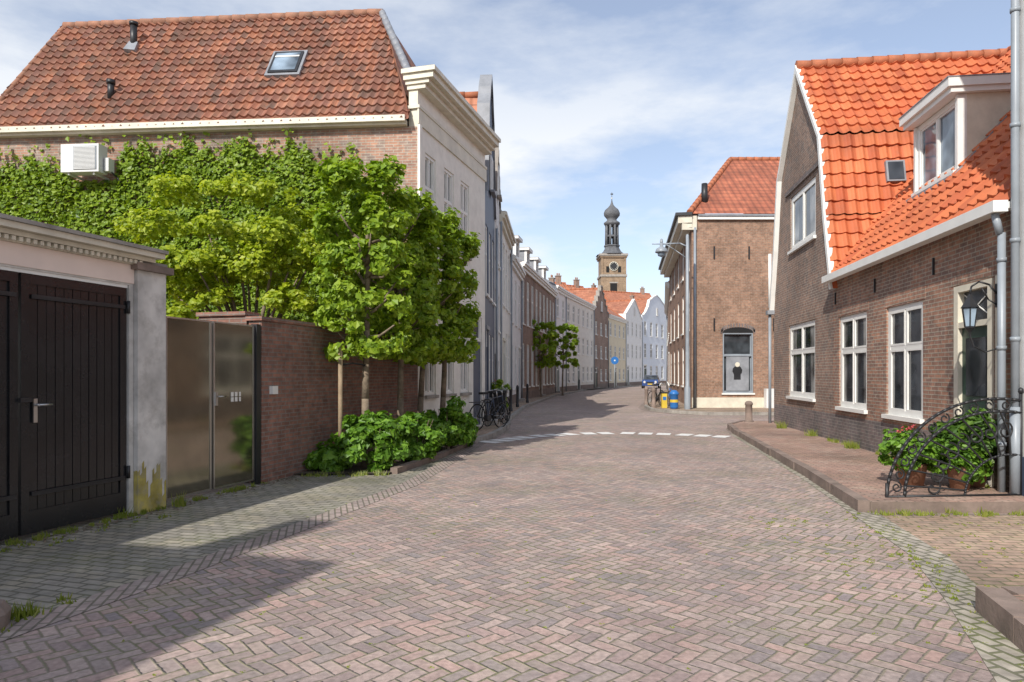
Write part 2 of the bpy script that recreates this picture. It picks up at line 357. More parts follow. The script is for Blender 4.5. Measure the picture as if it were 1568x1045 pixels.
# ------------------------------------------------------------------ foliage
def leaf_obj(name,par,P,N,size,mat,asp=.75):
    P=np.asarray(P);n=len(P); N=N+rng.normal(0,.45,(n,3)); N/=np.linalg.norm(N,axis=1)[:,None]+1e-9
    T=np.cross(N,rng.normal(size=(n,3))); T/=np.linalg.norm(T,axis=1)[:,None]+1e-9; B=np.cross(N,T)
    s=(size*rng.uniform(.55,1.35,n))[:,None]
    v=np.stack([P-T*s*.5,P+B*s*asp*.5+N*s*.12-T*s*.05,P+T*s*.5-N*s*.08,P-B*s*asp*.5+N*s*.12-T*s*.05],1).reshape(-1,3)
    me=bpy.data.meshes.new(name); f=np.arange(4*n).reshape(n,4)
    me.from_pydata(v.tolist(),[],f.tolist()); me.materials.append(M[mat])
    o=bpy.data.objects.new(name,me); COL.objects.link(o)
    if par: o.parent=par
    return o
def crown(c,r,ncl,per,cr,box=False,lo=.35):
    c=np.array(c);r=np.array(r)
    if box:
        q=rng.uniform(-1,1,(ncl,3)); q[:,:2]*=1.0
        m=rng.integers(0,3,ncl); sgn=np.sign(q[np.arange(ncl),m]); k=rng.uniform(size=ncl)<.7
        q[np.arange(ncl)[k],m[k]]=sgn[k]*rng.uniform(.85,1.03,k.sum())
    else:
        q=rng.normal(size=(ncl,3)); q/=np.linalg.norm(q,axis=1)[:,None]; q*=rng.uniform(lo,1.05,ncl)[:,None]
    C=c+q*r; rad=cr*rng.uniform(.6,1.3,ncl)
    off=rng.normal(size=(ncl,per,3)); off/=np.linalg.norm(off,axis=2)[:,:,None]; off*=rng.uniform(.3,1,(ncl,per,1))**.6
    P=(C[:,None,:]+off*rad[:,None,None]*np.array([1,1,.7])).reshape(-1,3)
    N=(off*.7+ (q/ (np.linalg.norm(q,axis=1)[:,None]+.01))[:,None,:]*.6+np.array([0,0,.5])).reshape(-1,3)
    return P,N
def limbs(part,base,top,spread,n,r,mat='bark'):
    base=Vector(base);top=Vector(top)
    for i in range(n):
        t=random.uniform(.0,.8); s=base.lerp(top,t); a=random.uniform(0,6.28)
        e=s+Vector((math.cos(a)*spread[0],math.sin(a)*spread[1],random.uniform(.3,1)*spread[2])); mdl=s.lerp(e,.5)+Vector((0,0,-.08*spread[2]+random.uniform(-.1,.1)))
        part.tube([s,mdl,e],r*.5,6,mat,r*.15)

# ================================================================== GROUND
g=Part('ground'); g.poly([(-500,-60,0),(500,-60,0),(500,900,0),(-500,900,0)],'ground'); g.done()
left=[(-4.6,-1),(-3.55,2.4),(-3.04,4.06),(-2.6,5.3),(-2.0,7.37),(-1.35,9.8),(-1.0,12.5),(-.62,15.6),(-.2,18),(-.05,20.5),(-.04,23.2),(.65,32),(3.0,47.8),(7.7,68),(14.0,84),(24,99)]
right=[(1.2,-1),(2.0,2.5),(2.45,3.4),(3.05,4.8),(3.5,6),(3.9,7.9),(4.4,10.3),(5.8,18.2),(6.2,19.8),(7.2,22),(22,22.2),(22,26.2),(7.2,26.2),(6.2,27.6),(5.7,29.5),(5.9,32),(9.2,46),(15.2,68),(20,80),(30,90)]
r=Part('road'); r.poly([(x,y,.004) for x,y in left]+[(x,y,.004) for x,y in right[::-1]],'road'); r.done()
fc=Part('forecourt_pavement'); fc.poly([(x,y,.005) for x,y in [(-7.2,-1),(-4.85,-1),(-3.8,2.4),(-3.29,4.06),(-2.85,5.3),(-2.25,7.37),(-1.6,9.8),(-1.25,12.5),(-.95,15.3),(-2.1,15.3)]],'fore'); fc.done()
def strip(name,pts,w,z,mat,hh=0,side=1):
    p=Part(name); L=[];R=[]
    for i,(x,y) in enumerate(pts):
        a=Vector(pts[max(0,i-1)]);b=Vector(pts[min(len(pts)-1,i+1)]); t=(b-a).normalized(); n=Vector((-t.y,t.x))*side
        L.append((x,y)); R.append((x+n.x*w,y+n.y*w))
    for i in range(len(pts)-1):
        q=[L[i],L[i+1],R[i+1],R[i]]
        p.poly([(x,y,z) for x,y in q],mat)
    return p.done()
strip('road_gutter',left[:8],.27,.008,'gutter',side=1)
strip('road_gutter',right[:8],.30,.008,'gutter2',side=-1)
def kerbline(name,pts,w,h,mat,side,L=.9):
    p=Part(name)
    for i in range(len(pts)-1):
        a=Vector(pts[i]);b=Vector(pts[i+1]); d=(b-a).length; n=max(1,int(d/L)); t=(b-a).normalized()
        fr=Fr(a.x,a.y,t.x,t.y,'R' if side>0 else 'L')
        for k in range(n):
            j=random.uniform(-.008,.008); p.box(fr,k*d/n+.006,(k+1)*d/n-.006,j,w+j,0.001,h+random.uniform(-.008,.004),mat)
    return p.done()
hl=[(-.79,19.9),(-.6,23.6),(-.5,27),(-.1,33),(.5,39),(3.4,54),(4.6,58.5),(8.5,71),(11,78),(14.5,87),(18.5,97),(25,108)]
kl=[(-.98,15.7),(-.62,17.0),(-.38,18.5),(-.2,20.5),(-.19,23.2),(.5,32),(2.85,47.8),(7.55,68),(13.85,84.1),(23.9,99.2)]
lo=Part('left_sidewalk'); lo.poly([(x,y,.10) for x,y in kl]+[(x,y,.10) for x,y in [(30,108)]+hl[::-1]]+[(-2.0,15.7,.10)],'pav'); lo.done()
kerbline('left_kerb',kl,.14,.125,'kerbg',-1)
fl=Fr(-5.656,3,.277,.9609,'L')
bed=Part('planting_bed_soil'); bed.poly([(-3.45,10.7,.035),(-1.95,10.75,.035),(-.98,15.6,.035),(-2.05,15.6,.035)],'soil'); bed.done()
kerbline('planting_bed_kerb',[(-1.95,10.9),(-1.45,12.9),(-.98,15.6)],.12,.10,'kerb',-1,1.1)
kr=[(4.12,7.85),(4.62,10.3),(6.03,18.2),(6.45,20.0),(7.3,21.4)]
tr=Part('right_sidewalk'); tr.poly([(x,y,.13) for x,y in kr]+[(x,y,.13) for x,y in [(22,21.4),(22,20.7),(8.0,20.6),(6.3,7.85)]],'pav2')
tr.poly([(4.12,7.85,0),(6.3,7.85,0),(6.3,7.85,.13),(4.12,7.85,.13)],'kerb'); tr.done()
kerbline('right_kerb',kr,.13,.145,'kerb',1)
fp=Part('right_forecourt_pavement'); fp.poly([(x,y,.005) for x,y in [(1.5,-1),(2.3,2.5),(2.76,3.4),(3.36,4.8),(3.8,6),(4.15,7.7),(9,7.7),(9,-1)]],'pav'); fp.done()
cs=Part('stone_step')
fcs=Fr(3.12,4.6,-.272,-.962,'L')
if fcs.n.x<0: fcs=Fr(3.12,4.6,-.272,-.962,'R')
for k in range(6): cs.box(fcs,k*.6+.005,(k+1)*.6-.005,0.0,.16,0.001,.17+random.uniform(-.004,.004),'kerb')
fcx=Fr(3.12,4.6,1,0,'R')
for k in range(5): cs.box(fcx,.17+k*.6+.005,.17+(k+1)*.6-.005,-.16,-.002,0.001,.17+random.uniform(-.004,.004),'kerb')
cs.poly([(3.25,4.45,.160),(2.33,1.2,.160),(6,1.2,.160),(6,4.45,.160)],'pav2'); cs.done()
ki=[(22,26.4),(7.6,26.4),(6.5,27.7),(6.0,29.5),(6.2,32),(9.5,46),(15.4,68),(20.3,79.8)]
io=Part('corner_sidewalk'); io.poly([(x,y,.10) for x,y in ki]+[(24,79,.10),(22,30,.10)],'pav'); io.done()
kerbline('corner_kerb',ki,.14,.125,'kerbg',-1)
mk=Part('road_marking'); arc=[(-.35,15.7),(.76,17.2),(1.8,17.9),(2.9,18.1),(4.2,17.7),(5.45,16.9)]
def samp(pts,n):
    d=[0]
    for a,b in zip(pts,pts[1:]): d.append(d[-1]+math.dist(a,b))
    o=[]
    for k in range(n):
        s=d[-1]*k/(n-1)
        for i in range(len(pts)-1):
            if d[i]<=s<=d[i+1]+1e-6:
                f=(s-d[i])/(d[i+1]-d[i]); o.append((pts[i][0]+(pts[i+1][0]-pts[i][0])*f,pts[i][1]+(pts[i+1][1]-pts[i][1])*f)); break
    return o
ap=samp(arc,31)
for i in range(0,30,2):
    a,b=ap[i],ap[i+1]; t=Vector((b[0]-a[0],b[1]-a[1])).normalized(); n=Vector((-t.y,t.x))*.6; ex=.06
    a=(a[0]-t.x*ex,a[1]-t.y*ex); b=(b[0]+t.x*ex,b[1]+t.y*ex)
    mk.poly([(a[0],a[1],.012),(b[0],b[1],.012),(b[0]+n.x,b[1]+n.y,.012),(a[0]+n.x,a[1]+n.y,.012)],'mark')
mk.done()
st=Part('kerb_stone_block'); st.lathe((-3.33,4.25,0),[(.0,0),(.17,.0),(.18,.1),(.14,.16),(0,.17)],7,'kerb',False); st.done()

# ================================================================== GARAGE
ga=EM('garage'); p=Part('walls',ga)
wall(p,fl,0,4.93,0,2.62,[(2.35,4.87,0,2.6)],'pillar',.1)
p.box(fl,0,4.93,-.14,.012,2.62,2.83,'salmon')
p.box(fl,0,4.93,-5,-.14,2.62,2.9,'pillar')
p.poly([fl.P(0,0,0),fl.P(0,-5,0),fl.P(0,-5,2.62),fl.P(0,0,2.62)],'pillar'); p.poly([fl.P(5.0,-.3,0),fl.P(5.0,-5,0),fl.P(5.0,-5,2.9),fl.P(5.0,-.3,2.9)],'pillar')
p.done()
c=Part('cornice',ga)
c.box(fl,-.1,5.12,-.2,.05,2.832,2.87,'cream')
for i in range(int(5.1/.07)): c.box(fl,-.05+i*.07,-.05+i*.07+.038,.051,.10,2.84,2.88,'cream')
c.box(fl,-.1,5.14,-.2,.11,2.885,2.93,'cream'); c.box(fl,-.12,5.2,-.2,.19,2.932,2.99,'cream'); c.box(fl,-.13,5.22,-.2,.22,2.992,3.03,'kerbg'); c.done()
d=Part('black_double_door',ga)
for (a,b) in ((2.37,3.60),(3.63,4.85)):
    n=int((b-a-.16)/.095); w=(b-a-.16)/n
    d.box(fl,a,a+.08,-.07,-.02,.06,2.56,'black'); d.box(fl,b-.08,b,-.07,-.02,.06,2.56,'black')
    d.box(fl,a+.08,b-.08,-.07,-.02,.06,.28,'black'); d.box(fl,a+.08,b-.08,-.07,-.02,2.47,2.56,'black')
    for i in range(n):
        j=random.uniform(-.003,.003); d.box(fl,a+.08+i*w+.004,a+.08+(i+1)*w-.004,-.065,-.038+j,.28,2.47,'black')
    d.box(fl,a+.08,b-.08,-.075,-.066,.28,2.47,'dark'); 
    d.box(fl,a+.1,b-.02,-.019,-.008,.42,.46,'blackm'); d.box(fl,a+.1,b-.02,-.019,-.008,2.33,2.37,'blackm')
d.box(fl,2.36,4.86,-.06,-.012,2.565,2.6,'white')
d.box(fl,3.74,3.78,-.02,.0,1.13,1.36,'steel'); d.cyl(fl.P(3.76,0,1.3),fl.P(3.76,.05,1.3),.012,.012,8,'steel'); d.cyl(fl.P(3.76,.045,1.3),fl.P(3.90,.045,1.3),.011,.011,8,'steel')
d.box(fl,3.60,3.72,-.018,.015,1.33,1.37,'blackm')
for z in (.5,2.35): d.cyl(fl.P(4.86,.0,z-.07),fl.P(4.86,.0,z+.07),.02,.02,8,'blackm')
d.done()
pl=Part('gate_pillar'); pl.box(fl,4.94,5.36,-.35,.05,.62,2.78,'pillar')
pl.box(fl,4.94,5.36,-.35,.05,0,.62,'pillar')
for k in range(14):
    a=4.94+k*.03; hh=.34+.12*math.sin(k*.9)+random.uniform(-.08,.16); pl.poly([fl.P(a,.0515,0),fl.P(a+.03,.0515,0),fl.P(a+.03,.0515,hh+.03),fl.P(a,.0515,hh)],'lichen')
for k in range(12):
    a=-.34+k*.0325; hh=.34+.10*math.sin(k*1.3)+random.uniform(-.08,.14); pl.poly([fl.P(4.9385,a,0),fl.P(4.9385,a+.0325,0),fl.P(4.9385,a+.0325,hh),fl.P(4.9385,a,hh)],'lichen')
pl.box(fl,4.88,5.42,-.42,.11,2.781,2.86,'kerb'); pl.box(fl,4.93,5.37,-.36,.06,2.861,2.90,'kerbg'); pl.done()
gt=EM('metal_gate'); p=Part('panels',gt)
for a,b in ((5.44,6.23),(6.27,7.12)):
    p.box(fl,a,b,-.06,-.04,.09,2.28,'gate')
    p.box(fl,a,a+.025,-.07,-.03,.07,2.30,'steel'); p.box(fl,b-.025,b,-.07,-.03,.07,2.30,'steel'); p.box(fl,a+.025,b-.025,-.07,-.03,2.28,2.30,'steel'); p.box(fl,a+.025,b-.025,-.07,-.03,.07,.09,'steel')
p.box(fl,7.13,7.22,-.1,.0,0,2.32,'blackm'); p.box(fl,5.37,5.42,-.1,.0,0,2.30,'blackm')
p.box(fl,6.29,6.33,-.029,-.01,1.18,1.36,'steel'); p.cyl(fl.P(6.31,0,1.3),fl.P(6.31,.05,1.3),.01,.01,8,'steel'); p.cyl(fl.P(6.31,.045,1.3),fl.P(6.42,.045,1.3),.01,.01,8,'steel')
for i,(a,w) in enumerate(((6.62,.05),(6.70,.05),(6.79,.03))):
    for s in (1,-1): p.box(fl,a,a+w,-.039,-.032,1.22 if s<0 else 1.29,1.28 if s<0 else 1.35,'white')
p.done()
bw=Part('brick_garden_wall'); bw.box(fl,7.24,12.78,-.22,0,0,2.38,'brickW'); bw.box(fl,7.2,12.78,-.25,.03,2.381,2.44,'brickW'); bw.box(fl,7.24,7.5,-1.1,-.26,0,2.46,'brickW'); bw.box(fl,7.2,7.54,-1.12,-.255,2.461,2.52,'brickW')
bw.box(fl,7.42,7.55,.001,.06,1.30,1.42,'white'); bw.done()

# ================================================================== IVY HOUSE (E)
he=EM('ivy_covered_brick_house')
fe=Fr(-2.11,15.3,.277,.9609,'L')
fs=Fr(-2.11,15.3,-.997,.08,'L')
if fs.n.y>0: fs=Fr(-2.11,15.3,-.997,.08,'R')
p=Part('walls',he)
ow=[(.42,1.05),(1.6,2.25),(2.75,3.4)]
ops=[(a,b,4.75,6.7) for a,b in ow]+[(a,b,1.1,3.2) for a,b in ow]+[(3.75,4.5,.15,3.2)]
wall(p,fe,0,4.78,0,7.98,ops,'creamE',.14)
wall(p,fs,0.0,10.6,0,7.15,[],'brickE')
p.poly([fs.P(10.4,0,0),fs.P(10.4,-5,0),fs.P(10.4,-5,7.2),fs.P(10.1,-2.3,10.8),fs.P(10.4,0,7.2)],'brickE')
p.poly([fs.P(0,-5,0),fs.P(10.4,-5,0),fs.P(10.4,-5,7.2),fs.P(0,-5,7.2)],'brickE')
p.box(fe,.003,4.78,-.22,-.002,7.15,7.98,'cream')
p.done()
w=Part('windows',he)
for o in ops[:6]: window(w,fe,*o,nx=2,tr=.6,dep=.14,gm='glass',sill='kerbg')
w.box(fe,3.76,4.49,-.1,-.05,.15,2.5,'navy'); window(w,fe,3.76,4.49,2.52,3.2,nx=1,tr=0,sill=None)
w.done()
c=Part('cornice',he)
c.box(fe,-.05,4.8,-.25,.06,7.55,7.62,'cream'); c.box(fe,-.03,4.8,.001,.04,7.2,7.549,'cream')
for a,dd,z0,z1 in ((.04,.20,7.981,8.08),(.08,.30,8.081,8.17),(.13,.42,8.171,8.30),(.18,.48,8.301,8.40)): c.box(fe,-a,4.8,-.22-a*.6,dd,z0,z1,'cream')
c.box(fe,-.14,4.78,-.26,.42,8.402,8.43,'lead')
c.box(fs,.24,10.55,.0,.16,7.152,7.27,'cream'); c.box(fs,.24,10.55,.12,.26,7.20,7.33,'cream')
c.box(fe,-.02,.12,.001,.06,4.0,7.19,'creamE')
c.done()
U=Vector((.997,-.08,0)).normalized(); nn=Vector((.08,.997,0)).normalized(); CL=fs.P(10.5,.2,7.22)
V=(nn*2.5+Vector((0,0,3.75))).normalized(); lv=4.5; 
pantile('roof_front',he,CL,U,V,10.6,lv,'tileE',w=.21,c=.27,res=6,ulo=lambda v:.35*v/lv,uhi=lambda v:10.35-(1.3*v/lv if v>1.3 else 1.3*v/lv*(v/1.3)))
p=Part('roof_rest',he); A0=CL+U*.35+V*lv; A1=CL+U*9.05+V*lv
p.poly([A0,A1,fs.P(.1,-5.1,7.2),fs.P(10.5,-5.1,7.2)],'tileE'); p.poly([A1,fe.P(0,-.3,7.9),fe.P(4.7,-.3,7.9)],'tileE'); p.poly([A1,CL+U*10.35,fe.P(0,-.3,7.9)],'tileE')
p.poly([A1,fe.P(4.7,-.3,7.9),fs.P(.1,-5.1,7.2)],'tileE')
ridge(p,A0,A1,'ridgeE',.11); ridge(p,CL+U*.0,A0,'ridgeE',.07,.3)
ridge(p,A1,fe.P(.05,-.22,8.35),'lead',.09,.3); p.done()
p=Part('roof_vents',he)
def onroof(u,v,h=0): return CL+U*u+V*v
b=onroof(2.75,3.25); p.cyl(b,b+Vector((0,0,.62)),.085,.085,10,'blackm'); p.cyl(b+Vector((0,0,.62)),b+Vector((0,0,.7)),.11,.11,10,'blackm'); p.cyl(b-V*.2,b+V*.1+Vector((0,0,.06)),.2,.15,4,'lead')
b=onroof(2.95,1.15); p.cyl(b,b+Vector((0,0,.42)),.075,.075,10,'blackm'); p.cyl(b+Vector((0,0,.36)),b+Vector((0,0,.46)),.1,.1,10,'blackm')
p.done()
p=Part('skylight',he)
def slab(part,u0,u1,v0,v1,h0,h1,mat,CL=CL,U=U,V=V):
    N=U.cross(V); N=N if N.z>0 else -N
    pts=[CL+U*u+V*v+N*h for h in (h0,h1) for (u,v) in ((u0,v0),(u1,v0),(u1,v1),(u0,v1))]
    for q in ((0,3,2,1),(4,5,6,7),(0,1,5,4),(1,2,6,5),(2,3,7,6),(3,0,4,7)): part.poly([pts[i] for i in q],mat)
slab(p,6.62,7.48,1.75,2.75,0,.10,'lead'); slab(p,6.69,7.41,1.83,2.67,.10,.13,'blackm'); slab(p,6.75,7.35,1.90,2.60,.131,.135,'sky glass'); slab(p,6.75,7.35,2.42,2.47,.136,.15,'white'); p.done()
ac=Part('air_conditioner',None)
ac.box(fs,7.15,8.05,.25,.55,6.15,6.78,'acw'); ac.box(fs,7.2,7.75,.551,.56,6.2,6.73,'grey')
for i in range(18): ac.box(fs,7.22,7.73,.561,.572,6.21+i*.0285,6.227+i*.0285,'acw')
for u in (7.3,7.9): ac.box(fs,u-.02,u+.02,0.0,.5,6.10,6.149,'acw')
ac.box(fs,7.02,7.12,.2,.4,6.2,6.5,'acw'); ac.tube([fs.P(7.1,.35,6.3),fs.P(6.95,.2,6.1),fs.P(6.9,.05,5.9)],.02,6,'blackm')
ac.done()
n=38000; u=rng.uniform(.2,10.6,n); z=rng.uniform(2.4,7.15,n)
ztop=np.interp(u,[0,.7,1.0,1.6,2.5,3.6,6,8,9,10.6],[3.0,3.8,5.9,6.35,6.65,6.8,6.85,6.7,6.5,6.8])+.16*np.sin(u*5)+.12*np.sin(u*13+1)
k=(z<ztop-rng.exponential(.10,n))|((z<ztop+.35)&(rng.uniform(size=n)<.09)); u=u[k];z=z[k]
k=~((u>7.05)&(u<8.15)&(z>6.08)&(z<6.85)); u=u[k];z=z[k]
thick=.10+.10*(np.sin(u*3.1+z*2)+np.sin(u*1.3-z*3.7)+np.sin(z*6+u*5)*.5+1.2)/2.4
dd=rng.uniform(0.02,1,len(u))**.7*np.clip(thick,.05,.28)
P=np.array(fs.o)+np.outer(u,np.array(fs.t))+np.outer(dd,np.array(fs.n)); P[:,2]=z
leaf_obj('ivy',None,P,np.tile(np.array(fs.n)*.9+np.array([0,0,.6]),(len(P),1)),.11,'leafI',.9)

# ================================================================== RIGHT HOUSES A + B
fr=Fr(6.21,8.49,.1348,.9909,'R')
hb=EM('brick_house_with_dormer'); p=Part('walls',hb)
opsB=[(2.38,3.80,.88,2.78),(4.73,6.30,.9,2.82),(.38,1.38,.13,2.86)]
wall(p,fr,-.1,6.70,0,3.72,opsB,'brickB',.1,band=(.72,'brickP'))
for a,b,c_,d_ in opsB:
    n=int((b-a+.2)/.075)
    for i in range(n): p.box(fr,a-.1+i*.075+.004,a-.1+(i+1)*.075-.004,-.02,.006,d_+.004+.03*math.sin(math.pi*(i+.5)/n),d_+.21+.03*math.sin(math.pi*(i+.5)/n),'brickB')
p.poly([fr.P(-.1,0,0),fr.P(-.1,-9.4,0),fr.P(-.1,-9.4,3.85),fr.P(-.1,-4.7,9.3),fr.P(-.1,0,3.85)],'brickB')
for x_,z_ in ((2.0,3.25),(4.3,3.25),(6.5,3.25)): p.box(fr,x_-.015,x_+.015,.003,.03,z_-.13,z_+.13,'blackm')
p.done()
w=Part('windows',hb); window(w,fr,*opsB[0],nx=2,tr=.62,fw=.085,dep=.1,gm='glass',curt=.10); window(w,fr,*opsB[1],nx=2,tr=.62,fw=.085,dep=.1,gm='glass',curt=.16); w.done()
dr=Part('front_door',hb)
dr.box(fr,.384,.50,-.08,.02,.131,2.85,'cream'); dr.box(fr,1.26,1.376,-.08,.02,.131,2.85,'cream'); dr.box(fr,.50,1.26,-.08,.02,2.76,2.85,'cream'); dr.box(fr,.50,1.26,-.08,.015,2.25,2.33,'cream')
dr.box(fr,.50,1.26,-.07,-.04,.22,2.25,'dgreen'); dr.box(fr,.50,1.26,-.09,-.065,2.33,2.76,'glass'); dr.box(fr,.62,1.14,-.039,-.03,1.3,2.1,'glass')
for z0,z1 in ((.35,.7),(.78,1.2)): dr.box(fr,.6,1.16,-.039,-.025,z0,z1,'dgreen')
for (a,b) in (((.52,2.36),(1.24,2.73)),((.52,2.73),(1.24,2.36))): dr.cyl(fr.P(a[0],-.05,a[1]),fr.P(b[0],-.05,b[1]),.008,.008,6,'white')
dr.box(fr,.40,1.36,-.09,.25,.131,.22,'kerbg')
dr.box(fr,.12,.26,.001,.05,1.3,2.86,'cream')
dr.done()
sp_=math.atan2(5.5,4.7); zE=3.84
uc=9.27
def hw(z): return float(np.interp(z,[3.3,3.9,5.17,7.1,9.48],[2.8,2.66,2.3,1.9,0]))
A0=fr.P(-.12,.16,zE-.16*math.tan(sp_)); Vb=(-fr.n*math.cos(sp_)+Vector((0,0,math.sin(sp_)))); 
lvB=(9.45-A0.z)/math.sin(sp_)
pantile('roof_street_side',hb,A0,fr.t,Vb,9.5,lvB,'tileB',w=.25,c=.33,res=8,uhi=lambda v:uc-hw(A0.z+v*math.sin(sp_))+.12+.03)
p=Part('roof_back',hb); R0=A0+Vb*lvB; p.poly([R0,R0+fr.t*9.4,fr.P(9.3,-9.6,3.7),fr.P(-.12,-9.6,3.7)],'tileB'); ridge(p,R0,R0+fr.t*9.3,'ridge',.13)
p.done()
p=Part('gutter',hb); p.box(fr,-.12,6.6,.10,.27,3.60,3.74,'white'); p.box(fr,-.12,6.6,-.02,.099,3.64,3.72,'white')
p.cyl(fr.P(.0,.19,3.6),fr.P(.02,.12,3.35),.045,.045,10,'grey'); p.cyl(fr.P(.02,.10,3.36),fr.P(.02,.10,.13),.045,.045,10,'grey')
for z in (.7,1.9,3.0): p.cyl(fr.P(.02,.10,z),fr.P(.02,.10,z+.05),.056,.056,10,'grey')
p.done()
dm=Part('dormer',hb); fd=Fr(*(fr.P(0,-1.06,0).to_2d()),fr.t.x,fr.t.y,'R')
a,b=3.58,5.16
window(dm,fd,a+.02,b-.02,5.15,6.45,nx=2,tr=0,fw=.10,dep=.12,gm='sky glass',sill='white')
for x,y in ((a-.06,a+.02),(b-.02,b+.06)): dm.box(fd,x,y,-.14,.01,5.05,6.45,'white')
for uu in (a-.06,b+.06): 
    dm.poly([fd.P(uu,-.14,4.85),fd.P(uu,-.14,6.5),fd.P(uu,-1.65,6.5),fd.P(uu,-1.65,6.4)],'cream')
dm.box(fd,a-.16,b+.16,-1.7,.16,6.46,6.55,'white'); dm.box(fd,a-.2,b+.2,-1.75,.22,6.551,6.70,'white'); dm.box(fd,a-.21,b+.21,-1.77,.235,6.701,6.72,'lead')
dm.box(fd,a-.1,b+.1,.02,.14,4.93,5.05,'lead')
for uu,s in ((a-.09,1),(b+.09,-1)):
    pa=fd.P(uu,.05,5.03);pb=fd.P(uu,-1.5,6.83); dm.cyl(pa,pb,.07,.07,4,'lead')
dm.cyl(fd.P(a-.1,-1.0,6.72),fd.P(a-.1,-1.0,6.95),.05,.05,8,'blackm')
dm.done()

ha=EM('brick_gable_house'); p=Part('walls',ha)
opsA=[(8.0,10.35,1.0,2.92)]; wall(p,fr,6.705,12.02,0,3.9,opsA,'brickA',.1,band=(.72,'brickP'))
opsA2=[(7.95,10.2,4.92,6.38)]; wall(p,fr,7.6,10.9,3.9,6.6,opsA2,'brickA',.1)
for s,ui in ((-1,7.6),(1,10.9)):
    p.poly([fr.P(ui,0,3.9),fr.P(uc+s*hw(3.9),0,3.9),fr.P(uc+s*hw(5.17),0,5.17),fr.P(uc+s*hw(6.6),0,6.6),fr.P(ui,0,6.6)],'brickA')
p.poly([fr.P(uc-hw(6.6),0,6.6),fr.P(uc+hw(6.6),0,6.6),fr.P(uc+hw(7.1),0,7.1),fr.P(uc,0,9.48),fr.P(uc-hw(7.1),0,7.1)],'brickA')
p.poly([fr.P(12.02,0,0),fr.P(12.02,-8,0),fr.P(12.02,-8,3.9),fr.P(12.02,0,3.9)],'brickA')
p.box(fr,7.5,10.6,.001,.05,6.5,6.62,'brickP')
for i in range(30): p.box(fr,7.9+i*.08+.004,7.9+(i+1)*.08-.004,-.02,.006,2.925,3.13,'brickA')
p.done()
w=Part('windows',ha); window(w,fr,*opsA[0],nx=2,tr=.62,fw=.1,dep=.1,gm='glass',curt=.2); window(w,fr,*opsA2[0],nx=2,tr=0,fw=.11,dep=.1,gm='glass',curt=.25); w.done()
b_=Part('bargeboards',ha)
zz=[3.45,3.9,4.5,5.17,6.1,7.1,8.2,9.60]
for s in (-1,1):
    for z0,z1 in zip(zz,zz[1:]):
        o0,o1=uc+s*(hw(z0)+.06),uc+s*(hw(z1)+.06 if z1<9.5 else .0); i0,i1=uc+s*max(0,hw(z0)-.06),uc+s*max(0,hw(z1)-.07)
        zi0,zi1=z0,(z1 if z1<9.5 else 9.40)
        A=[fr.P(o0,.13,z0),fr.P(o1,.13,z1),fr.P(i1,.13,zi1),fr.P(i0,.13,zi0)]; B=[q-fr.n*.125 for q in A]
        b_.poly(A,'white'); b_.poly([A[0],A[1],B[1],B[0]],'white'); b_.poly([A[3],A[2],B[2],B[3]],'white')
b_.done()
zs=[3.45,5.17,7.1,9.5]
for k in range(3):
    for s in (-1,1):
        z0,z1=zs[k],zs[k+1]; q0=fr.P(uc+s*(hw(z0)+.05),.09,z0); q1=fr.P(uc+s*(hw(z1)+.05),.09,z1); Vv=q1-q0
        pantile('roof_slope',ha,q0,-fr.n,Vv,8.5,Vv.length,'tileB',w=.25,c=.33,res=8)
        if k==1 and s==-1:
            sk=Part('roof_window',ha); Vn=Vv.normalized()
            slab(sk,1.32,1.72,.72,1.22,.03,.12,'lead',q0,-fr.n,Vn); slab(sk,1.36,1.68,.76,1.18,.121,.13,'glass',q0,-fr.n,Vn); sk.done()
p=Part('ridge_tiles',ha); ridge(p,fr.P(uc,.1,9.58),fr.P(uc,-8.4,9.58),'ridge',.13); 
p.cyl(fr.P(12.1,.1,3.6),fr.P(12.1,.1,5.2),.05,.05,8,'white'); p.cyl(fr.P(12.1,.1,3.4),fr.P(12.1,.1,.13),.045,.045,8,'grey'); p.box(fr,11.95,12.2,-8,.2,3.38,3.5,'lead'); p.done()

hc=EM('white_plaster_house'); p=Part('walls',hc); fc2=Fr(*(fr.P(0,.0,0).to_2d()),fr.t.x,fr.t.y,'R')
wall(p,fc2,-7,-.14,0.6,9.5,[(-3.5,-2.3,1.2,3.0),(-6,-4.8,1.2,3.0),(-3.5,-2.3,4.5,6.2)],'lightgrey'); p.box(fc2,-7,-.135,-.3,.02,0,.6,'navy')
p.poly([fc2.P(-.14,0,0),fc2.P(-.14,-8,0),fc2.P(-.14,-8,9.5),fc2.P(-.14,0,9.5)],'lightgrey')
p.poly([fc2.P(-7,.2,9.5),fc2.P(-.0,.2,9.5),fc2.P(0,-4,12.5),fc2.P(-7,-4,12.5)],'tileO')
for o in ((-3.5,-2.3,1.2,3.0),(-6,-4.8,1.2,3.0),(-3.5,-2.3,4.5,6.2)): window(p,fc2,*o)
p.done()
p=Part('downpipe',hc); p.cyl(fc2.P(-.2,.065,9.4),fc2.P(-.2,.065,.1),.045,.045,10,'grey')
for z in (.8,2,3.2,4.6,6,7.4): p.cyl(fc2.P(-.2,.065,z),fc2.P(-.2,.065,z+.05),.056,.056,10,'grey')
p.cyl(fc2.P(-.2,.065,.1),fc2.P(-.2,.065,1.2),.058,.058,10,'grey'); p.done()

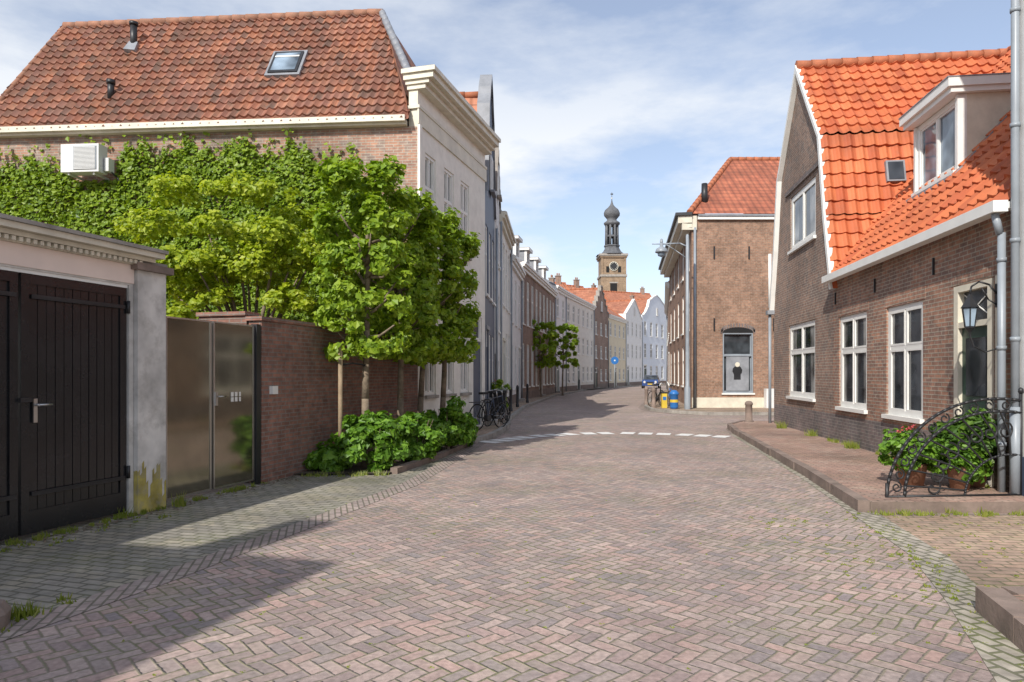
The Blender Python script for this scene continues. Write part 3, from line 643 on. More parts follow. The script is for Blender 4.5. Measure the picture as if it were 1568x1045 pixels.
# neighbouring house on the left, beyond the edge of the photograph (its shadow falls on the forecourt)
hn=EM('neighbour_house'); fn=Fr(-6.45,-3.75,-.277,-.9609,'R')
if fn.n.x<0: fn=Fr(-6.45,-3.75,-.277,-.9609,'L')
p=Part('walls',hn); on=[(a,a+1,z,z+1.8) for a in (1.2,3.8,6.4,9) for z in (1,4.4)]
wall(p,fn,0,11,0,7.7,on,'brickJ',.12)
for o in on: window(p,fn,*o)
for u_ in (0,11): p.poly([fn.P(u_,0,0),fn.P(u_,-6,0),fn.P(u_,-6,7.7),fn.P(u_,0,7.7)],'brickJ')
p.poly([fn.P(0,-6,0),fn.P(11,-6,0),fn.P(11,-6,7.7),fn.P(0,-6,7.7)],'brickJ')
p.box(fn,0,11,-6,.2,7.701,8.0,'cream'); p.box(fn,1.1,1.6,-1.6,-1.1,8,9.9,'brickJ')
p.done(); p=Part('roof',hn); 
for q in ([(0,.1),(11,.1),(8.5,-3),(2.5,-3)],[(0,-6),(11,-6),(8.5,-3),(2.5,-3)],[(0,.1),(0,-6),(2.5,-3)],[(11,.1),(11,-6),(8.5,-3)]):
    p.poly([fn.P(u_,d_,9.7 if d_==-3 else 8.01) for u_,d_ in q],'tileO')
p.done()

# wall lantern
ln=Part('wall_lantern')
def lp(d,z,u=.2): return fr.P(u,d,z)
ln.box(fr,.17,.23,.051,.07,2.45,2.75,'blackm')
ln.tube([lp(.06,2.62),lp(.15,2.74),lp(.27,2.78),lp(.36,2.72),lp(.38,2.62)],.012,6,'blackm'); ln.tube([lp(.06,2.48),lp(.16,2.55),lp(.24,2.70)],.009,6,'blackm')
cc=lp(.38,0); ln.lathe((cc.x,cc.y,0),[(0,2.64),(.03,2.6),(.035,2.57),(.10,2.47),(.115,2.45),(.09,2.44)],6,'blackm',False)
ln.lathe((cc.x,cc.y,0),[(.085,2.44),(.055,2.20),(.0,2.17)],6,'sky glass',False)
for i in range(6):
    t=i*math.pi/3; ln.cyl((cc.x+.09*math.cos(t),cc.y+.09*math.sin(t),2.44),(cc.x+.058*math.cos(t),cc.y+.058*math.sin(t),2.2),.008,.008,5,'blackm')
ln.lathe((cc.x,cc.y,0),[(.06,2.21),(.06,2.19),(.02,2.14),(.0,2.08)],6,'blackm',False)
ln.tube([lp(.38,2.1),lp(.33,1.95),lp(.2,1.88),lp(.07,1.92)],.010,5,'blackm')
ln.done()

# wrought iron railing
rl=Part('wrought_iron_railing'); fw_=Fr(4.46,8.12,1.70,.14,'R')
def q_(t,k): return fw_.P(1.70-1.70*k*math.cos(t),0,.14+1.14*k*math.sin(t)*(1+.10*math.sin(2*t)))
T=np.linspace(0,math.pi/2,26)
for k in (1.0,.87,.42): rl.tube([q_(t,k) for t in T],.019 if k>.5 else .014,6,'blackm')
for i in range(11):
    t=T[1]+(T[-1]-T[1])*(i+.3)/11.2; c0=(q_(t,1)+q_(t,.87))/2; rr=.065
    rl.tube([c0+fw_.t*rr*math.cos(a)*s_+Vector((0,0,rr*math.sin(a)*s_)) for a,s_ in [(x,.35+.65*x/7.5) for x in np.linspace(0,7.5,16)]],.010,5,'blackm')
for i in range(8):
    t=T[2]+(T[-1]-T[2])*i/8.; a0=q_(t,.87); a1=q_(t,.42); rl.tube([a0,a1.lerp(a0,.5)+fw_.t*.05,a1],.012,5,'blackm')
    c0=a0.lerp(a1,.45); rl.tube([c0+fw_.t*.12*math.cos(a)*(a/8)+Vector((0,0,.12*math.sin(a)*(a/8))) for a in np.linspace(1,8,18)],.011,5,'blackm')
rl.cyl(fw_.P(0,0,.14),fw_.P(1.7,0,.14),.016,.016,6,'blackm'); rl.cyl(fw_.P(1.70,0,.13),fw_.P(1.70,0,1.36),.02,.02,6,'blackm'); rl.cyl(fw_.P(0,0,.0),fw_.P(0,0,.3),.02,.02,6,'blackm')
rl.lathe(tuple(fw_.P(1.70,0,1.36)),[(.0,0),(.035,.02),(.03,.06),(0,.08)],8,'blackm')
rl.done()
def pot_plant(name,x,y,r_,h,mat,flower=0,z0=.13,pot=True,n=26,per=60,ls=.085):
    e=EM(name)
    if pot:
        p=Part('pot',e); p.lathe((x,y,z0),[(0,.0),(r_*.38,0),(r_*.5,.24),(r_*.55,.25),(r_*.55,.3),(r_*.45,.3),(0,.27)],16,'terra'); p.done()
    P,N=crown((x,y,z0+h*.62),(r_,r_*.85,h*.42),n,per,.13); leaf_obj('foliage',e,P,N,ls,mat)
    p=Part('stems',e)
    for i in range(7): p.cyl((x,y,z0+.2),(x+random.uniform(-.6,.6)*r_,y+random.uniform(-.6,.6)*r_,z0+h*.8),.01,.004,5,'bark')
    p.done()
    if flower:
        P,N=crown((x,y,z0+h*.72),(r_*.9,r_*.8,h*.35),flower,14,.04,lo=.9); leaf_obj('flowers',e,P,N,.03,'flower')
pot_plant('potted_plant',5.30,9.05,.36,.72,'leafH',12,n=28)
pot_plant('potted_plant',6.02,9.0,.46,.92,'leafD',4,n=44,ls=.12)
pot_plant('potted_plant',5.72,8.72,.28,.55,'leafH',0,n=20)

# ================================================================== ROW HOUSES
def row_house(name,p0,p1,side,h,wm,nwin=3,floors=2,dep=7,roof='eave',rh=3,rm='tileO',trim='white',fm='white',dormers=0,doorcol='dgreen',door=0,chim=1,plinth='kerb',ww=.95,cr=.3):
    e=EM(name); fr_=Fr(p0[0],p0[1],p1[0]-p0[0],p1[1]-p0[1],side); L=math.dist(p0,p1)
    g0=Part('walls',e); ww_=min(ww,L/nwin*.62); fh=(h-.45)/floors; ops=[];doors=[]
    for f in range(floors):
        for i in range(nwin):
            c_=L*(i+.5)/nwin; z0=f*fh+(.85 if f==0 else .75); z1=f*fh+fh-.38
            if f==0 and i==door: doors.append((c_-.5*min(1.05,ww_*1.1),c_+.5*min(1.05,ww_*1.1),.12,min(3.0,fh-.3)))
            else: ops.append((c_-ww_/2,c_+ww_/2,z0,z1))
    wall(g0,fr_,0.01,L-.01,0,h,ops+doors,wm,.13)
    for o in ops: 
        window(g0,fr_,*o,fm=fm,gm=random.choice(['glass','glass','glassc']),nx=2 if ww_>.8 else 1,tr=.6,dep=.13,fw=.06,bars=1)
    for a,b,c_,d_ in doors:
        g0.box(fr_,a,b,-.12,-.05,c_,d_-.5,doorcol); window(g0,fr_,a,b,d_-.5,d_,fm=fm,nx=1,tr=0,sill=None,dep=.13)
        g0.box(fr_,a-.1,b+.1,.0,.3,.1,.12+.1,'kerbg'); 
        g0.box(fr_,a-.09,a-.002,-.02,.03,.22,d_,trim); g0.box(fr_,b+.002,b+.09,-.02,.03,.22,d_,trim); g0.box(fr_,a-.1,b+.1,-.02,.06,d_+.002,d_+.12,trim)
    for (ua,ub) in [(0.012,doors[0][0]-.1),(doors[0][1]+.1,L-.012)] if doors else [(0.012,L-.012)]:
        if ub>ua: g0.box(fr_,ua,ub,.002,.035,0,.55,plinth)
    for u_ in (.012,L-.012): g0.poly([fr_.P(u_,0,0),fr_.P(u_,-dep,0),fr_.P(u_,-dep,h),fr_.P(u_,0,h)],wm)
    g0.poly([fr_.P(0.01,-dep,0),fr_.P(L-.01,-dep,0),fr_.P(L-.01,-dep,h),fr_.P(0.01,-dep,h)],wm)
    rf=Part('roof',e); tp=Part('trim',e)
    tp.cyl(fr_.P(L-.12,.08,h-.3),fr_.P(L-.12,.08,.1),.045,.045,6,'grey')
    if roof=='eave':
        tp.box(fr_,.0,L,-.05,cr*.4,h-.40,h-.22,trim); tp.box(fr_,.0,L,-.05,cr*.75,h-.219,h-.1,trim); tp.box(fr_,.0,L,-.05,cr,h-.099,h+.03,trim); tp.box(fr_,.0,L,.0,cr-.05,h+.031,h+.05,'lead')
        a=dep/2
        rf.poly([fr_.P(0.01,.05,h),fr_.P(L-.01,.05,h),fr_.P(L-.01,-a,h+rh),fr_.P(.01,-a,h+rh)],rm); rf.poly([fr_.P(0.01,-dep,h),fr_.P(L-.01,-dep,h),fr_.P(L-.01,-a,h+rh),fr_.P(.01,-a,h+rh)],rm)
        for u_ in (.02,L-.02): g0.poly([fr_.P(u_,0,h),fr_.P(u_,-dep,h),fr_.P(u_,-a,h+rh-.03)],wm)
        ridge(rf,fr_.P(0,-a,h+rh),fr_.P(L,-a,h+rh),'ridge' if rm!='slate' else 'lead',.13,.5)
        for u_ in (.06,L-.06): rf.cyl(fr_.P(u_,.05,h+.02),fr_.P(u_,-a,h+rh+.02),.09,.09,5,'lead' if rm=='slate' else 'ridge')
        for i in range(dormers):
            c_=L*(i+.5)/dormers; fd_=Fr(*(fr_.P(0,-.55,0).to_2d()),fr_.t.x,fr_.t.y,side); zb=h+.35; zt=zb+1.25
            window(tp,fd_,c_-.5,c_+.5,zb,zt,nx=2,tr=0,dep=.12,fm=fm,sill=trim)
            tp.box(fd_,c_-.62,c_-.5,-.13,.02,zb,zt,trim); tp.box(fd_,c_+.5,c_+.62,-.13,.02,zb,zt,trim); tp.box(fd_,c_-.75,c_+.75,-1.9,.2,zt+.002,zt+.16,trim); tp.box(fd_,c_-.76,c_+.76,-1.9,.21,zt+.161,zt+.18,'lead')
            for s in (-.61,.61): tp.poly([fd_.P(c_+s,-.13,zb-.1),fd_.P(c_+s,-.13,zt),fd_.P(c_+s,-1.8,zt)],'lead')
    else:
        if roof=='step':
            n=4; prof=[(0.01,h)]; 
            for i in range(n+1):
                u_=L/2*i/(n+.6); z_=h+rh*(i+1)/(n+1); prof+= [(max(.01,u_),z_-rh/(n+1)),(max(.01,u_),z_)]
        elif roof=='bell':
            prof=[(.01,h),(L*.04,h+.05),(L*.12,h+rh*.18),(L*.20,h+rh*.45),(L*.24,h+rh*.75),(L*.33,h+rh*.86),(L*.36,h+rh*.93),(L*.5,h+rh*1.08)]
        else: prof=[(.01,h),(L*.5,h+rh)]
        full=prof+[(L-u_,z_) for u_,z_ in prof[::-1]]
        for dd_ in (0,-.28): g0.poly([fr_.P(u_,dd_,z_) for u_,z_ in full],wm)
        for (a,za),(b,zb) in zip(full,full[1:]):
            tp.poly([fr_.P(a,.07,za+.03),fr_.P(b,.07,zb+.03),fr_.P(b,-.32,zb+.03),fr_.P(a,-.32,za+.03)],trim)
            tp.poly([fr_.P(a,.07,za+.03),fr_.P(b,.07,zb+.03),fr_.P(b,.07,zb-.12),fr_.P(a,.07,za-.12)],trim)
        fz=h+rh*.12
        window(tp,fr_,L/2-.35,L/2+.35,fz,fz+1.1,nx=2,tr=0,dep=.1,fm=fm,d0=.104,sill=trim)
        for s in (0,1):
            rf.poly([fr_.P(.03 if s==0 else L-.03,-.28,h),fr_.P(.03 if s==0 else L-.03,-dep,h),fr_.P(L/2,-dep,h+rh*.92),fr_.P(L/2,-.28,h+rh*.92)],rm)
        g0.poly([fr_.P(.02,-dep+.01,h),fr_.P(L-.02,-dep+.01,h),fr_.P(L/2,-dep+.01,h+rh*.9)],wm)
        ridge(rf,fr_.P(L/2,-.3,h+rh*.92),fr_.P(L/2,-dep,h+rh*.92),'ridge',.12,.5)
    for k in range(chim):
        u_=L*(.85 if k==0 else .2); dd_=-dep*.5 if roof=='eave' else -dep*.7
        g0.box(fr_,u_-.3,u_+.3,dd_-.25,dd_+.25,h+rh*.4,h+rh+.8,'brickJ'); g0.box(fr_,u_-.36,u_+.36,dd_-.31,dd_+.31,h+rh+.801,h+rh+.9,'kerbg')
        for s in (-.13,.13): q=fr_.P(u_+s,dd_,h+rh+.9); g0.cyl(q,q+Vector((0,0,.3)),.09,.08,8,'terra')
    g0.done();rf.done();tp.done(); return e
H=hl
row_house('dark_blue_gable_house',H[0],H[1],'L',6.9,'navy',3,2,8,'bell',3.9,'tileO','lead',chim=0,doorcol='navy')
row_house('grey_townhouse',H[1],H[2],'L',7.9,'lightgrey',3,3,7,'step',2.0,'tileO','kerbg',chim=1)
row_house('cream_townhouse',H[2],H[3],'L',8.0,'creamE',4,2,7,'eave',2.0,'slate','cream',chim=1,door=1)
row_house('white_townhouse',H[3],H[4],'L',7.3,'whitepl',3,2,7,'eave',1.8,'tileO','white',chim=0,door=2)
row_house('brick_townhouse_with_dormers',H[4],H[5],'L',8.0,'brickJ',9,2,8,'eave',3.0,'slate','white',dormers=4,door=4,chim=1)
row_house('white_townhouse',H[5],H[6],'L',8.6,'whitepl',2,3,7,'eave',2.0,'slate','white',chim=0)
row_house('white_townhouse',H[6],H[7],'L',8.6,'creamE',6,3,8,'eave',2.0,'slate','white',chim=1,door=2)
row_house('brick_step_gable_house',H[7],H[8],'L',8.0,'brickJ',3,3,9,'step',3.2,'tileO','kerbg',chim=0)
row_house('yellow_plaster_house',H[8],H[9],'L',8.4,'yellow',4,3,8,'eave',3.0,'tileO','white',chim=1,door=1)
row_house('white_gable_house',H[9],H[10],'L',9.3,'whitepl',4,3,8,'gable',2.4,'tileO','white',chim=0)
row_house('blue_white_gable_house',H[10],H[11],'L',10.0,'bluewhite',5,3,8,'bell',3.2,'tileO','white',chim=1)
row_house('brick_townhouse',(10.66,46.2),(15.6,68.5),'R',7.8,'brickJ',9,2,8,'eave',3,'tileO','white',chim=1)
for nm,a,b,h_,rh_,wm in (('background_house',(6,84),(12,88),9.5,3.8,'brickJ'),('background_house',(11,95),(17,103),10.3,4,'yellow'),('background_house',(17,112),(26,116),11.5,4.2,'brickJ'),('background_house',(27,118),(36,112),12,4,'brickJ'),('background_house',(2,78),(8,80),9.3,3.5,'whitepl')):
    row_house(nm,a,b,'L',h_,wm,5,3,9,'eave',rh_,'tileO','white',chim=1)

# corner brick building D
hd=EM('corner_brick_house'); p=Part('walls',hd); f1=Fr(8.0,30.4,1,0,'L'); f2=Fr(8.0,30.4,.1644,.9864,'R')
if f1.n.y>0: f1=Fr(8.0,30.4,1,0,'R')
od=[(1.38,2.75,.75,3.45)]
wall(p,f1,0,9,0,8.6,od,'brickD',.2); 
p.box(f1,0.01,9,.002,.03,0.0,.55,'cream')
p.poly([f1.P(1.38,.004,3.45)]+[f1.P(2.065-.685*math.cos(t),.004,3.45+.24*math.sin(t)) for t in np.linspace(0,math.pi,9)][1:-1]+[f1.P(2.75,.004,3.45)],'dark')
for i in range(18):
    t=math.pi*(i+.5)/18; c0=(2.065-.74*math.cos(t),3.47+.30*math.sin(t)); 
    p.box(f1,c0[0]-.035,c0[0]+.035,.001,.012,c0[1]-.09,c0[1]+.09,'brickP')
L2=15.8; n=5; o2=[]
for f in range(3):
    for i in range(n):
        c_=L2*(i+.5)/n; o2.append((c_-.5,c_+.5,.9+f*2.75 if f else 1.0,3.0+f*2.6))
wall(p,f2,0,L2,0,8.6,o2,'brickD',.15)
for o in o2: window(p,f2,*o,nx=2,dep=.15,gm='glass')
p.poly([f1.P(9,0,0),f1.P(9,-9,0),f1.P(9,-9,8.6),f1.P(9,0,8.6)],'brickD')
for x,z in ((1.0,7.0),(2.55,7.0),(1.0,3.8),(3.65,3.8),(3.65,7.0)): p.box(f1,x-.03,x+.03,.003,.04,z-.28,z+.28,'blackm')
p.box(f1,3.2,3.85,.04,.35,0.1,.95,'lightgrey')
p.done()
w=Part('window',hd); window(w,f1,1.38,2.75,.75,3.45,fm='grey',gm='glass',nx=1,tr=.62,dep=.2,sill='white'); w.box(f1,1.56,2.57,-.10,-.06,.85,2.38,'lead')
w.cyl(f1.P(2.05,-.055,1.75),f1.P(2.05,-.045,1.75),.22,.22,10,'blackm'); w.cyl(f1.P(2.05,-.04,2.02),f1.P(2.05,-.03,2.02),.11,.11,10,'cream'); w.box(f1,1.9,2.2,-.055,-.05,1.35,1.6,'blackm')
w.done()
rf=Part('roof',hd); RA=Vector((11.2,35,12.6)); RB=Vector((18,35,12.6))
rf.poly([(7.85,30.2,8.7),(17.2,30.2,8.7),RB,RA],'tileD'); rf.poly([(7.85,30.2,8.7),RA,(12.2,40,12.4),(10.7,46.3,8.7)],'tileD'); rf.poly([RA,RB,(18,44,8.7),(12.2,40,12.4)],'tileD')
ridge(rf,(7.85,30.2,8.75),RA,'ridge',.13,.4); ridge(rf,RA,RB,'ridge',.13,.4); rf.done()
tp=Part('gutter_and_cornice',hd); tp.box(f1,.25,9,.001,.14,8.46,8.6,'white'); tp.box(f1,.25,9,.001,.2,8.601,8.68,'lead')
tp.box(f2,-.15,L2,.0,.35,8.1,8.3,'cream'); tp.box(f2,-.2,L2,.0,.6,8.301,8.62,'cream'); tp.box(f2,-.3,L2,.0,.72,8.621,8.75,'blackm')
tp.box(f1,-.45,.2,.0,.12,8.0,8.62,'cream')
tp.cyl(f1.P(.12,.1,8.1),f1.P(.12,.1,.1),.06,.06,8,'grey'); q=Vector((8.8,31.2,9.3)); tp.cyl(q,q+Vector((0,0,1.0)),.16,.14,8,'blackm'); tp.done()

# ================================================================== TOWER
tw=EM('church_tower'); p=Part('body',tw); X,Y=23.4,160; hwid=2.9
ft=Fr(X-hwid,Y-hwid,1,0,'L')
if ft.n.y>0: ft=Fr(X-hwid,Y-hwid,1,0,'R')
p.box(ft,0,5.8,-5.8,0,0,24,'brickT'); p.box(ft,-.2,6.0,-6.0,.2,24.001,24.5,'kerbg'); p.box(ft,0.1,5.7,-5.7,-.1,24.5,28.4,'brickT')
for (a,b) in ((.0,.5),(5.3,5.8)): p.box(ft,a,b,-.1,.05,24.5,28.4,'brickT')
p.box(ft,-.2,6.0,-6.0,.2,28.401,28.8,'brickT'); p.box(ft,-.4,6.2,-6.2,.4,28.801,29.3,'kerbg')
p.box(ft,2.1,3.7,-.08,.02,18.5,22.5,'dark'); p.box(ft,1.9,3.9,-.1,.06,22.5,22.8,'kerbg')
for s in (1.2,3.9): p.box(ft,s,s+.7,-.095,-.05,25.0,26.4,'dark')
p.cyl(ft.P(2.9,.02,26.4),ft.P(2.9,.1,26.4),1.05,1.05,24,'clock'); p.cyl(ft.P(2.9,.11,26.4),ft.P(2.9,.13,26.4),.95,.95,24,'blackm')
for t in range(12): p.cyl(ft.P(2.9+.9*math.sin(t*.5236),.14,26.4+.9*math.cos(t*.5236)),ft.P(2.9+.7*math.sin(t*.5236),.14,26.4+.7*math.cos(t*.5236)),.06,.06,4,'clock')
p.done()
p=Part('lantern',tw); C=(X,Y,0)
p.lathe(C,[(3.9,29.3),(2.9,29.6),(2.2,30.2),(1.75,31.0),(1.7,31.4),(1.9,31.42),(1.9,31.7),(0,31.7)],8,'slate',False,math.pi/8)
for i in range(8):
    t=math.pi/8+i*math.pi/4; p.cyl((X+1.4*math.cos(t),Y+1.4*math.sin(t),31.7),(X+1.35*math.cos(t),Y+1.35*math.sin(t),36.4),.28,.26,6,'slate')
p.lathe(C,[(1.55,33.6),(1.6,34.0),(0,34.0)],8,'slate',False,math.pi/8)
p.lathe(C,[(0,36.2),(1.55,36.3),(1.9,36.7),(1.9,37.0),(1.3,37.4),(1.05,37.7),(1.35,38.1),(1.85,38.7),(1.9,39.3),(1.6,40.0),(.9,40.6),(.4,41.2),(.2,41.8),(.08,42.5),(.05,44.2),(0,44.3)],12,'slate')
p.lathe(C,[(0,42.6),(.22,42.8),(0,43.0)],8,'clock'); p.box(ft,2.6,3.2,-2.92,-2.88,43.6,43.9,'blackm')
p.done()

# ================================================================== TREES
def street_tree(name,x,y,z0,z1,rx,ry,ncl,per,ls,mat='leafG',lean=0,tr=.07):
    e=EM(name); p=Part('trunk',e)
    zc=(z0+z1)/2
    pts=[Vector((x+lean*(1-t)*.3+.04*math.sin(t*5+x),y+.03*math.sin(t*7),t*z1*.8)) for t in np.linspace(0,1,8)]
    p.tube(pts,tr,9,'bark',tr*.4); p.lathe((pts[0].x,pts[0].y,0),[(tr*1.5,0),(tr*1.05,.15)],9,'bark')
    limbs(p,(x,y,z0+.05),(x,y,z1-.4),(rx*.8,ry*.8,.6),16,tr); p.done()
    P,N=crown((x,y,zc),(rx*.9,ry*.88,(z1-z0)/2*.95),ncl,per,.19,box=True)
    q=(P-np.array([x,y,zc]))/np.array([rx,ry,(z1-z0)/2]); rr=(np.abs(q)**6).sum(1)**(1/6)
    k=(rr<1.03+.08*np.sin(P[:,2]*4+P[:,0]*6)+rng.normal(0,.05,len(P))); P=P[k];N=N[k]
    leaf_obj('foliage',e,P,N,ls,mat,.8)
for i,(x,y,zt) in enumerate(((-2.5,11.65,5.15),(-2.17,12.9,5.0),(-1.83,14.1,4.95),(-1.52,15.0,4.8))):
    street_tree('pleached_street_tree',x,y,1.85,zt,.76,.58,150,75,.115,lean=random.uniform(-.5,.5),tr=.075)
st=Part('wooden_tree_stake'); st.cyl((-2.84,11.3,0),(-2.84,11.3,2.1),.04,.038,8,'wood'); st.tube([(-2.84,11.3,1.75),(-2.65,11.4,1.78),(-2.5,11.6,1.75)],.015,5,'rubber'); st.done()
street_tree('pleached_street_tree',1.85,44.5,2.1,5.0,1.0,1.4,70,50,.25); street_tree('pleached_street_tree',3.75,50.2,2.1,5.2,1.1,1.5,70,50,.25)
e=EM('yellow_leaved_tree'); p=Part('trunk',e); b0=Vector((-4.9,12.9,0))
p.tube([b0,b0+Vector((.05,0,1.2)),b0+Vector((0,0,2.2))],.14,9,'bark',.1)
cl=[]
for i in range(15):
    a=2*math.pi*i/15+random.uniform(-.2,.2); rad=random.uniform(.5,1.75); ez=random.uniform(2.9,5.1-.35*rad)
    en=Vector((-5.15+rad*math.cos(a)*1.0,12.7+rad*.75*math.sin(a),ez)); md=(b0+Vector((0,0,2.1))).lerp(en,.5)+Vector((0,0,-.2))
    p.tube([b0+Vector((0,0,random.uniform(1.6,2.2))),md,en],.05,7,'bark',.012); cl.append(en)
for (x,y,z) in ((-6.75,12.6,4.3),(-3.9,12.6,4.5),(-5.2,12.3,5.0),(-6.0,12.3,4.9),(-4.5,12.3,4.9),(-3.4,12.6,3.6),(-5.9,12,3.6),(-4.6,12,3.5),(-6.5,12.1,3.3),(-4.0,12.2,2.9),(-5.3,12.0,3.0),(-6.0,12.2,2.7),(-3.3,12.9,4.0),(-5.0,11.9,4.2),(-6.2,12.0,4.2),(-4.1,12.0,3.8)):
    cl.append(Vector((x,y,z)))
p.done(); PP=[];NN=[]
for c_ in cl:
    P,N=crown(tuple(c_),(.55,.5,.22),15,46,.17); PP.append(P);NN.append(N)
leaf_obj('foliage',e,np.concatenate(PP),np.concatenate(NN)+np.array([0,-.3,.4]),.095,'leafY',.8)
e=EM('garden_shrub'); P,N=crown((-6.9,11.6,2.1),(1.1,.7,.8),50,60,.25); leaf_obj('foliage',e,P,N,.10,'leafY')
e=EM('garden_shrub'); P,N=crown((-3.6,12.8,2.3),(.6,.6,.7),40,60,.2); leaf_obj('foliage',e,P,N,.10,'leafG')
for (x,y,rx,ry,h) in ((-2.3,11.1,.58,.42,1.0),(-1.72,12.3,.46,.42,.98),(-1.30,13.7,.46,.5,1.12),(-2.98,11.2,.30,.28,.42),(-1.12,14.9,.32,.4,.8)):
    e=EM('hydrangea_bush'); P,N=crown((x,y,h*.5),(rx,ry,h*.46),55,60,.15); k=P[:,2]>.02
    leaf_obj('foliage',e,P[k],N[k],.12,'leafH',.8); p=Part('stems',e)
    for i in range(9): p.cyl((x,y,0),(x+random.uniform(-.7,.7)*rx,y+random.uniform(-.7,.7)*ry,h*.8),.012,.005,5,'bark')
    p.done()
PP=[]
def tuft(x,y,z,r_,n,h):
    for i in range(n):
        a=random.uniform(0,6.28);q=random.uniform(0,r_); bx=x+q*math.cos(a);by=y+q*math.sin(a); ln_=h*random.uniform(.4,1); t=random.uniform(0,6.28); k=random.uniform(.1,.7)*ln_
        w_=.006+.004*random.random(); PP.append([(bx-w_,by,z),(bx+w_,by,z),(bx+math.cos(t)*k,by+math.sin(t)*k,z+ln_)])
def line(p0,p1,n,jit,z,r_,m_,h):
    for i in range(n):
        t=random.random(); tuft(p0[0]+(p1[0]-p0[0])*t+random.gauss(0,jit),p0[1]+(p1[1]-p0[1])*t+random.gauss(0,jit),z,r_*random.uniform(.3,1.2),m_,h*random.uniform(.5,1.3))
def at(u,d): q=fl.P(u,d,0); return (q.x,q.y)
line(at(2.5,.05),at(7.3,.05),70,.03,.006,.07,16,.07); line(at(2.5,.15),at(5,.35),30,.12,.006,.08,8,.04)
line((-3.3,3.9),(-3.1,4.9),10,.06,.006,.07,14,.06); tuft(-3.22,4.45,.006,.10,60,.12); tuft(-3.5,4.6,.006,.10,40,.08); tuft(-4.35,7.6,.0,.08,40,.16); tuft(-4.0,8.22,0,.08,40,.2)
line(kr[0],kr[1],26,.03,.008,.06,12,.05); line(kr[1],kr[2],34,.04,.008,.06,10,.05); line((6.12,8.5),(7.0,15),30,.03,.13,.07,14,.10); tuft(6.72,13.5,.13,.15,90,.2); tuft(7.1,16.2,.13,.15,70,.2); tuft(7.3,18.5,.13,.15,60,.25)
line((4.2,7.7),(6.1,7.75),30,.05,.008,.07,12,.07); line((3.5,6),(3.05,4.8),24,.1,.01,.05,8,.025); line((3.9,7.9),(3.5,6),16,.1,.01,.04,8,.02)
for i in range(160): tuft(random.uniform(-2.5,3.8),random.uniform(2.6,9),.003,.018,5,.012)
for i in range(260): tuft(random.uniform(2.6,5.8),random.uniform(3.4,7.6),.005,.03,7,.016)
line((-3.6,10.65),(-2.0,10.75),24,.06,.006,.1,14,.08)
v=[q for t in PP for q in t]; me=bpy.data.meshes.new('weeds'); me.from_pydata(v,[],[(3*i,3*i+1,3*i+2) for i in range(len(PP))]); me.materials.append(M['grass']); o=bpy.data.objects.new('weeds',me); COL.objects.link(o)
n=900; u=rng.uniform(2.4,9.5,n); d_=np.abs(rng.normal(0,.14,n))+.02
P=np.array(fl.o)+np.outer(u,np.array(fl.t))+np.outer(d_,np.array(fl.n)); P[:,2]=.015
leaf_obj('leaf_litter',None,P,np.tile(np.array([0,0,3.]),(n,1)),.035,'bark')

# ================================================================== STREET FURNITURE
lm=Part('street_lamp'); x,y=7.45,29.0
lm.lathe((x,y,.1),[(.13,0),(.13,.9),(.085,1.0),(.08,3),(.065,7.4),(.0,7.45)],12,'grey')
lm.tube([(x,y,7.0),(x-.3,y,7.15),(x-1.1,y,7.12)],.032,8,'grey'); lm.tube([(x,y,6.5),(x-.5,y,6.85),(x-.9,y,7.1)],.02,8,'grey')
c0=(x-1.1,y,0); lm.lathe(c0,[(0,7.2),(.06,7.18),(.08,7.0),(.22,6.92),(.27,6.78),(.26,6.76),(0,6.78)],14,'grey'); lm.lathe(c0,[(.18,6.76),(.15,6.62),(0,6.56)],12,'sky glass')
lm.cyl((x-1.1,y,7.12),(x-1.5,y,7.12),.02,.02,6,'grey'); lm.lathe((x-1.1,y,0),[(.07,7.2),(.05,7.32),(0,7.36)],8,'grey')
lm.done()
def bollard(name,x,y,h,r_,mat='kerb',z0=0):
    p=Part(name); p.lathe((x,y,z0),[(r_*1.15,0),(r_*1.1,h*.12),(r_*.9,h*.14),(r_*.85,h*.8),(r_,h*.82),(r_,h*.9),(r_*.6,h*.98),(0,h)],14,mat); p.done()
bollard('stone_bollard',7.25,20.9,.68,.12,'kerb',.1)
for (x,y) in ((-.05,24.5),(.15,27.5),(.45,31),(1.0,35.5),(5.2,60),(6.5,64),(8.6,71.5)): bollard('black_bollard',x-.2,y,1.0,.07,'blackm',.1)
for (x,y) in ((6.35,30.6),(6.5,33)): bollard('stone_bollard',x,y,.9,.10,'kerb',.1)
